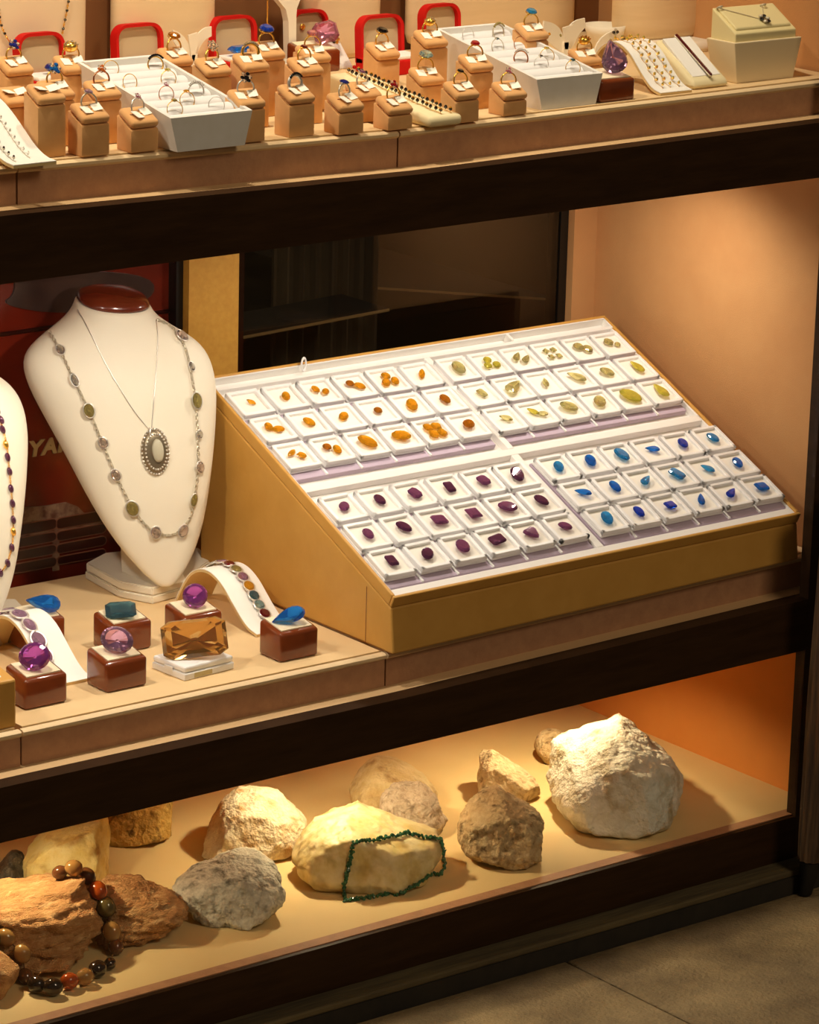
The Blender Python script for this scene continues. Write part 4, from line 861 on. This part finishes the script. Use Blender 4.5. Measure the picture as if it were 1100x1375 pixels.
# ---- pendant box
p = G(989.5, 112.5, 't'); t = thing('pendant_box', 'cream pendant box with tapered base and sloping padded top', 'pendant stand', p)
tl = onY(987, 58, p.y-.003)-p; trr = onY(1077, 53.5, p.y-.003)-p; bl2 = onX(948.7, 45, p.x+tl.x)-p; br2 = onY(1065, 107.5, p.y)-p; hz = tl.z; w = trr.x-tl.x; d = bl2.y-tl.y
bm = B(); hexa(bm, [(0, 0, 0), (br2.x, 0, 0), (br2.x, d-.006, 0), (0, d-.006, 0), (tl.x, tl.y, hz), (tl.x+w, tl.y, hz), (tl.x+w, tl.y+d, hz), (tl.x, tl.y+d, hz)], .001); obj('base', bm, 'cream_box', t)
i0 = tl.x+.0035; i1 = tl.x+w-.006; y0 = tl.y+.003; y1 = tl.y+d-.003
bm = B(); hexa(bm, [(i0, y0, hz-.001), (i1, y0, hz-.001), (i1, y1, hz-.001), (i0, y1, hz-.001), (i0, y0, hz+.0085), (i1, y0, hz+.0085), (i1, y1, hz+.031), (i0, y1, hz+.031)], .0012); obj('riser', bm, 'cream_leather', t)
k = .0225/(y1-y0); e = .004
def top_h(y): return hz+.0085+k*(y-y0)
bm = B(); hexa(bm, [(i0+e, y0+e, top_h(y0+e)-.001), (i1-e, y0+e, top_h(y0+e)-.001), (i1-e, y1-e, top_h(y1-e)-.001), (i0+e, y1-e, top_h(y1-e)-.001), (i0+e, y0+e, top_h(y0+e)+.0028), (i1-e, y0+e, top_h(y0+e)+.0028), (i1-e, y1-e, top_h(y1-e)+.0028), (i0+e, y1-e, top_h(y1-e)+.0028)], .0015); obj('pad', bm, 'cream_leather', t)
pk = thing('pendant_necklace', 'fine silver chain with a dark flower pendant on the cream pendant box', 'necklace', p)
nn = Vector((0, -k, 1)).normalized(); base = p+Vector((0, y0, top_h(y0)+.0031))
A_ = onP(966, 11, base, nn)-p; B_ = onP(1026, 27, base, nn)-p; C_ = onP(1024, 8, base, nn)-p
bm = B(); tube(bm, [A_, A_.lerp(B_, .5)+Vector((0, -.001, .0002)), B_, C_], .0005, 5); obj('chain', bm, 'antique_silver', pk)
for j, c in enumerate((A_, C_)): bm = B(); torus(bm, .003, .0009, T(c+nn*.001, (-.5, 0, 0)), 14, 5); obj('end_ring', bm, 'antique_silver', pk, True)
for j in range(6):
    a = 2*PI*j/6; bm = B(); ico(bm, .0026, T(B_+nn*.002+Vector((.0042*math.cos(a), .0042*math.sin(a), k*.0042*math.sin(a))), (0, 0, 0), (1, 1, .7)), 2); obj('petal', bm, 'gem_black' if j % 2 else 'antique_silver', pk, True)
# ---- tall busts at the back (they reach above the frame)
def tall_bust(l, r, yb_, label, topw=1.1, m='ivory_linen', dep=.30, base=None, h=.42, sh=0, rotz=0):
    yc = YB-.0165; a = onY(l, 50, yc); b = onY(r, 50, yc); w = (b.x-a.x)/2; dp = min(w*dep*2, .0155) if not base else w*dep*2
    if base: c0 = G((l+r)/2, yb_, 't'); yc = c0.y+dp; a = onY(l, yb_, yc); b = onY(r, yb_, yc); w = (b.x-a.x)/2
    c = Vector(((a.x+b.x)/2, yc-dp, surf('t', (a.x+b.x)/2)))
    t = thing('tall_bust', label, 'bust', c+Vector((0, dp, 0)), rotz)
    z0 = base[1] if base else .001
    prof = [(.86, 0), (.97, .006), (1, .016), (1.0+.15*(topw-1), .06), (1+.5*(topw-1), .14), (topw, .24), (topw*.93, .30), (topw*.6, .345), (.42, .375), (.36, .40), (.36, h)]
    def ring_(s, z): return [((s*w*math.copysign(abs(math.cos(q))**.7, math.cos(q)))+sh*z, dp*min(s, 1.05)*math.copysign(abs(math.sin(q))**.8, math.sin(q)), z0+z) for q in [2*PI*i/36 for i in range(36)]]
    bm = B(); loft(bm, [ring_(s, z) for s, z in prof]); obj('torso', bm, m, t, True)
    if base: bm = B(); lathe(bm, [(.001, 0), (base[0], 0), (base[0]*1.02, base[1]*.4), (base[0]*.97, base[1]*.9), (base[0]*.9, base[1]), (.001, base[1])], None, 40); obj('base', bm, 'ivory', t, True)
    return t
mat('ivory_back', (232, 208, 172), .7)
ta = tall_bust(-40, 112, 126, 'tall cream bust wearing a black and gold bead chain', 1.06, 'ivory_back', .16)
tall_bust(150, 286, 106, 'tall cream bust behind the first ring tray', .98, 'ivory_linen', .16)
tall_bust(402, 506, 86, 'tall tan bust behind the white necklace post', 1.12, 'ivory_linen', .17)
tall_bust(545, 768, 66, 'wide tan bust behind the second ring tray', 1.02, 'ivory_linen', .13)
tall_bust(828, 944, 68, 'tan bust on a round ivory base beside the pendant box', 1.08, 'ivory_linen', .22, (.062, .011))
# black and gold chain on the first tall bust
tc = Vector(ta.location); yq = tc.y-.0165
ck = thing('bead_chain', 'black and gold bead chain hanging on the first tall bust', 'necklace', tc)
for side in ([(-2, 8), (0, 28), (4, 40), (9, 50), (14, 58)], [(93, -4), (91, 8), (89, 20), (86, 33), (84, 44)]):
    bm = B(); pts = [onY(x, y, yq-.001)-tc for x, y in side]; tube(bm, pts, .0006, 5); obj('chain', bm, 'gold', ck)
    for i, (x, y) in enumerate(densify(side, 5)):
        bm = B(); ico(bm, .0017 if i % 2 else .0013, Matrix.Translation(onY(x, y, yq-.0012)-tc), 1); obj('bead', bm, 'gem_black' if i % 2 else 'gold', ck, True)
# cream dish
p = G(812, 66, 't'); bm = B(); lathe(bm, [(.0005, 0), (.012, 0), (.014, .003), (.021, .018), (.0235, .027), (.0215, .027), (.018, .016), (.0005, .012)], None, 32); o = obj('display_dish', bm, 'ivory', None, True); o.location = p; tag(o, 'small ivory dish between the leaf stand and the round-based bust', 'dish')
# =================================================================== ROCK SHELF
FH = Vector((fw.x, fw.y, 0)).normalized()
def rockmat(name, c1, c2, c3=None, sc=30, bump=.9, rough=.85, stretch=None, spec=.3, bs=260, sss=0):
    m = mat(name, c1, rough, rgb2=c2, nscale=sc*2.4, bump=bump, bscale=bs, stretch=stretch, spec=spec, detail=10, sss=sss)
    if c3:
        nt = m.node_tree; b = nt.nodes['Principled BSDF']; src = b.inputs['Base Color'].links[0].from_socket
        mp = [n for n in nt.nodes if n.type == 'MAPPING'][0]
        n = nt.nodes.new('ShaderNodeTexNoise'); n.inputs['Scale'].default_value = sc*1.7; n.inputs['Detail'].default_value = 8; nt.links.new(mp.outputs[0], n.inputs['Vector'])
        cr = nt.nodes.new('ShaderNodeValToRGB'); cr.color_ramp.elements[0].position = .54; cr.color_ramp.elements[1].position = .72; nt.links.new(n.outputs[0], cr.inputs[0])
        mx = nt.nodes.new('ShaderNodeMix'); mx.data_type = 'RGBA'; nt.links.new(cr.outputs[0], mx.inputs[0]); nt.links.new(src, mx.inputs[6]); mx.inputs[7].default_value = (*lin(c3), 1); nt.links.new(mx.outputs[2], b.inputs['Base Color'])
    return m
rockmat('rock_cream', (240, 226, 196), (220, 198, 158), (190, 150, 96), 34); rockmat('rock_grey', (186, 178, 158), (230, 224, 204), (96, 86, 70), 50)
rockmat('rock_quartz', (236, 222, 176), (214, 190, 118), (164, 134, 74), 16, .5, .45, bs=60, sss=.12); rockmat('rock_tan', (196, 166, 110), (220, 198, 150), (150, 112, 62), 26, .7, .6)
rockmat('rock_pink', (190, 168, 140), (216, 198, 172), (140, 116, 92), 60); rockmat('rock_brown', (190, 160, 116), (216, 192, 150), (130, 100, 64), 70)
rockmat('rock_drab', (186, 156, 110), (210, 184, 140), (120, 94, 60), 60); rockmat('rock_white', (240, 236, 220), (214, 206, 182), (176, 160, 122), 22, .8, .6)
rockmat('rock_yellow', (226, 196, 112), (236, 216, 150), (170, 124, 56), 22, .5, .5); rockmat('rock_wood', (222, 170, 110), (192, 134, 80), (234, 192, 136), 26, 1., .85, (1, 3.2, 3.2))
rockmat('rock_dark', (62, 54, 44), (96, 86, 70), (30, 26, 22), 50, .9, .35); rockmat('rock_honey', (186, 140, 60), (214, 176, 96), (110, 76, 34), 50)
ROCKB = []
def rock(poly, thick, m, label, seed, amp=.05, facet=.05, sub=6, freq=1.0, front=.7, back=.75, dz=0, layer=0, lift=0, npl=9, fine=.012):
    xs_ = [q[0] for q in poly]; ys_ = [q[1] for q in poly]; cx = (min(xs_)+max(xs_))/2; ymax = max(ys_)
    c = onZ(cx, ymax, ZB)+FH*(thick*.42); vd = (c-CAM).normalized()
    Sil = [onP(x, y, c, vd) for x, y in poly]; cen = sum(Sil, Vector())/len(Sil)
    pts = [v.copy() for v in Sil]
    for f, o_ in ((front, -.5), (.93, -.22), (.93, .22), (back, .5)):
        for v in Sil: pts.append(cen+(v-cen)*f+FH*(thick*o_)+Vector((0, 0, 0)))
    for v in pts: v.z = max(v.z, ZB+.0005+lift)
    hb = B(); vs = [hb.verts.new(p) for p in pts]; bmesh.ops.convex_hull(hb, input=vs)
    hb.verts.ensure_lookup_table(); used = [v for v in hb.verts if not v.link_faces]; bmesh.ops.delete(hb, geom=used, context='VERTS'); hb.normal_update()
    tree = BVHTree.FromBMesh(hb); hb.free()
    cen = sum(pts, Vector())/len(pts); size = max((p-cen).length for p in pts)
    bm = B(); ico(bm, 1, Matrix(), sub); off = Vector((seed*3.7, seed*1.3, seed*7.1))
    for v in bm.verts:
        d = v.co.normalized(); h = tree.ray_cast(cen, d)
        dist = (h[0]-cen).length if h[0] else size*.5
        v.co = d*dist
    rr0 = random.Random(seed)
    for _ in range(2): bmesh.ops.smooth_vert(bm, verts=bm.verts, factor=.5, use_axis_x=True, use_axis_y=True, use_axis_z=True)
    planes = []
    for _ in range(npl):
        d = Vector((rr0.gauss(0, 1), rr0.gauss(0, 1), rr0.gauss(.25, .8))).normalized(); mx = max(v.co.dot(d) for v in bm.verts); planes.append((d, mx*rr0.uniform(.80, .93)))
    for v in bm.verts:
        for d, D in planes:
            e = v.co.dot(d)-D
            if e > 0: v.co -= d*(e*.88)
        q = v.co/size*2.2*freq+off
        if layer: q = Vector((q.x*.7, q.y*.7, q.z*3.2))
        n1 = noise.fractal(q, .75, 2.1, 8, noise_basis='PERLIN_ORIGINAL'); d_, p_ = noise.voronoi(q*1.2); n2 = (d_[1]-d_[0])
        rg = noise.ridged_multi_fractal(q*2.2, .8, 2.2, 6, 1.0, 2.0)
        k = 1.02+amp*(n1*1.1+(rg-1.1)*.30)+facet*(min(n2, .5)-.25)+fine*noise.fractal(q*9, .6, 2.2, 4)
        v.co = v.co*k
    org = Vector((cen.x, cen.y, ZB))
    for v in bm.verts: v.co = v.co+cen-org; v.co.z = max(v.co.z, .0003+lift)
    ROCKB.append((bm.copy(), org))
    o = obj('rock', bm, m, None, True); o.location = org; tag(o, label, 'rock', 'rocks on the bottom shelf')
    return o
rock([(268, 1155), (272, 1125), (298, 1075), (318, 1060), (345, 1057), (372, 1065), (392, 1090), (414, 1108), (412, 1130), (385, 1148), (340, 1157), (290, 1163)], .085, 'rock_cream', 'pale cream triangular rock behind the grey rock', 1, .05, .04, front=.6)
rock([(227, 1200), (232, 1185), (262, 1165), (310, 1150), (345, 1150), (372, 1168), (389, 1200), (370, 1225), (345, 1246), (290, 1244), (262, 1225)], .085, 'rock_grey', 'speckled grey white rock in front of the cream rock', 2, .07, .06)
K3 = rock([(390, 1150), (410, 1113), (430, 1095), (470, 1086), (505, 1098), (550, 1115), (593, 1128), (590, 1152), (575, 1178), (545, 1190), (480, 1200), (420, 1192), (396, 1172)], .11, 'rock_quartz', 'yellowish translucent quartz rock with a green chip necklace', 3, .045, .07)
rock([(469, 1060), (478, 1035), (500, 1019), (530, 1024), (570, 1044), (588, 1068), (592, 1092), (560, 1102), (500, 1098), (475, 1082)], .08, 'rock_tan', 'golden tan rounded boulder leaning behind the pinkish rock', 4, .04, .03)
rock([(508, 1100), (514, 1068), (530, 1053), (565, 1054), (590, 1073), (598, 1100), (591, 1122), (560, 1128), (520, 1122)], .06, 'rock_pink', 'rough pinkish grey rock between the quartz and golden boulder', 5, .07, .03, 6, 1.6)
rock([(639, 1048), (643, 1012), (660, 1008), (700, 1034), (728, 1054), (726, 1068), (705, 1079), (670, 1082), (643, 1072)], .06, 'rock_brown', 'sandy brown wedge-shaped rock behind the drab rock', 6, .05, .06)
rock([(613, 1105), (625, 1079), (645, 1066), (668, 1061), (700, 1080), (722, 1090), (738, 1115), (728, 1150), (692, 1170), (660, 1156), (625, 1142)], .075, 'rock_drab', 'drab brown jagged rock in front of the wedge-shaped rock', 7, .08, .10)
rock([(717, 1005), (722, 985), (745, 978), (781, 990), (783, 1012), (762, 1030), (730, 1022)], .05, 'rock_drab', 'small flat drab stone behind the big white rock', 8, .04, .03, 4)
rock([(732, 1058), (742, 1035), (745, 1005), (790, 985), (835, 972), (870, 995), (890, 1022), (907, 1027), (923, 1060), (920, 1088), (890, 1108), (850, 1124), (780, 1116), (763, 1092)], .15, 'rock_white', 'big bright white rock near the orange side wall', 9, .06, .09, front=.62)
rock([(31, 1172), (32, 1145), (60, 1116), (100, 1100), (142, 1085), (147, 1130), (144, 1187), (100, 1200), (35, 1200)], .09, 'rock_yellow', 'smooth yellow block-shaped stone behind the petrified wood', 10, .03, .05, front=.8)
rock([(134, 1125), (140, 1085), (180, 1066), (231, 1066), (231, 1122), (190, 1122), (150, 1138)], .06, 'rock_honey', 'honey brown and grey stone half hidden under the rail', 11, .05, .06)
rock([(-22, 1192), (0, 1164), (15, 1141), (30, 1144), (36, 1186), (30, 1198), (0, 1200)], .05, 'rock_dark', 'small glossy dark stone beside the yellow stone', 12, .06, .06, 4)
rock([(124, 1235), (128, 1200), (140, 1183), (170, 1184), (200, 1194), (225, 1204), (250, 1220), (247, 1236), (215, 1252), (165, 1268), (130, 1274)], .075, 'rock_wood', 'orange brown petrified wood slab with a pointed end', 13, .12, .05, 6, 1.3, layer=1, npl=3)
rock([(-60, 1210), (0, 1190), (60, 1186), (106, 1184), (130, 1214), (131, 1238), (118, 1272), (60, 1298), (0, 1310), (-60, 1312)], .11, 'rock_wood', 'reddish brown layered petrified wood chunk under the agate beads', 14, .12, .05, 6, 1.2, layer=1)
rock([(-25, 1292), (0, 1277), (14, 1288), (26, 1302), (20, 1326), (0, 1342), (-25, 1347)], .05, 'rock_wood', 'small brown layered stone in front of the petrified wood', 15, .06, .05, 4)
# combined tree of rocks and shelf for draped strings
cb = B()
for b_, org in ROCKB:
    n = len(cb.verts); me = bpy.data.meshes.new('tmp'); bmesh.ops.translate(b_, vec=org, verts=b_.verts); b_.to_mesh(me); cb.from_mesh(me); bpy.data.meshes.remove(me); b_.free()
box(cb, -1.2, XR, 0, YB, ZB-.02, ZB); cb.normal_update(); RT_ = BVHTree.FromBMesh(cb); cb.free()
ag = None; AB = [(325, 550, 'brown', .9), (388, 538, 'honey', 1.1), (450, 575, 'brown', 1.1), (510, 655, 'amber', 1.15), (572, 735, 'olive', 1.25), (622, 845, 'honey', 1.2), (612, 950, 'brown', 1.05), (580, 1030, 'dark', .8), (515, 1072, 'dark', 1.15), (448, 1112, 'honey', 1.1), (366, 1135, 'amber', 1.1), (280, 1168, 'dark', 1.15), (192, 1152, 'dark', 1.1), (132, 1068, 'brown', 1.0), (106, 955, 'honey', 1.1), (38, 890, 'honey', 1.15), (-30, 850, 'olive', 1.1)]
hs = []
for x, y, c, s in AB:
    h = hit(x/3.93, 1040+y/3.93, 0, RT_)
    if h: hs.append((h[0]+h[1]*(.0079*s), c, s))
org = hs[9][0].copy(); org.z = ZB
ag = thing('agate_necklace', 'string of large brown, honey and olive agate beads draped over the petrified wood', 'necklace', org)
bm = B(); tube(bm, [q[0]-org for q in hs], .0007, 5); obj('string', bm, 'agate_brown', ag)
for i, (q, c, s) in enumerate(hs):
    nx = hs[min(i+1, len(hs)-1)][0]-hs[max(i-1, 0)][0]; M = Matrix.Translation(q-org) @ nx.to_track_quat('X', 'Z').to_matrix().to_4x4() @ Matrix.Diagonal((1.12, .95, .95, 1))
    bm = B(); ico(bm, .0079*s, M, 3); obj('bead', bm, 'agate_'+c, ag, True)
gp = [(690, 605), (684, 560), (700, 500), (712, 430), (722, 395), (780, 396), (850, 380), (910, 368), (960, 382), (1022, 390), (1035, 430), (1042, 480), (1025, 518), (985, 508), (940, 542), (880, 572), (800, 592), (740, 600), (690, 605)]
dr = drape([(200+x/2.62, 980+y/2.62) for x, y in gp], 2.2, .0022, RT_)
org = dr[len(dr)//2][0].copy(); org.z = ZB; gn = thing('chip_necklace', 'dark green stone chip necklace looped over the yellowish quartz', 'necklace', org)
bm = B(); rr_ = random.Random(4)
for i, (q, n) in enumerate(dr):
    for k in range(2):
        ico(bm, rr_.uniform(.0016, .0026), T(q-org+Vector([rr_.uniform(-.0012, .0012) for _ in range(3)]), [rr_.uniform(0, 6) for _ in range(3)], (1, rr_.uniform(.6, 1), rr_.uniform(.5, .9))), 1)
o = obj('chips', bm, 'green_chip', gn); o['kind'] = 'stuff'
# =================================================================== STREET: tapering leg at the jamb
p = onZ(1081, 1206, FZ+.0005); mat('leg_brown', (92, 66, 40), .6, rgb2=(44, 30, 18), nscale=30, stretch=(6, 6, .4)); mat('leg_black', (10, 9, 8), .5)
top = onY(1112, 1000, p.y-.02); lg = thing('tapered_leg', 'dark striped tapering leg with a black foot beside the jamb', 'furniture leg', p)
def lev(px, py_, r, f): c = onP(px, py_, p, FH)-p; return c, r
L_ = [(1081, 1200, .0075), (1085, 1180, .0095), (1090, 1155, .0125)]; L2 = [(1091, 1153, .0150), (1096, 1120, .0180), (1102, 1070, .0200), (1108, 1010, .0215), (1116, 930, .0235), (1128, 820, .0255), (1144, 660, .027)]
def legpart(LL, nm, m, flute):
    bm = B(); rings = []
    for x, y, r in LL:
        c = onP(x, y, p+FH*.01, FH)-p; c.z = max(c.z, 0)
        rings.append([c+RT*(r*math.cos(a)*(1+flute*math.cos(12*a)))+FH*(r*math.sin(a)*(1+flute*math.cos(12*a))) for a in [2*PI*i/72 for i in range(72)]])
    loft(bm, rings); shade_auto(obj(nm, bm, m, lg), 40)
legpart(L_, 'foot', 'leg_black', 0); legpart(L2, 'shaft', 'leg_brown', .06)
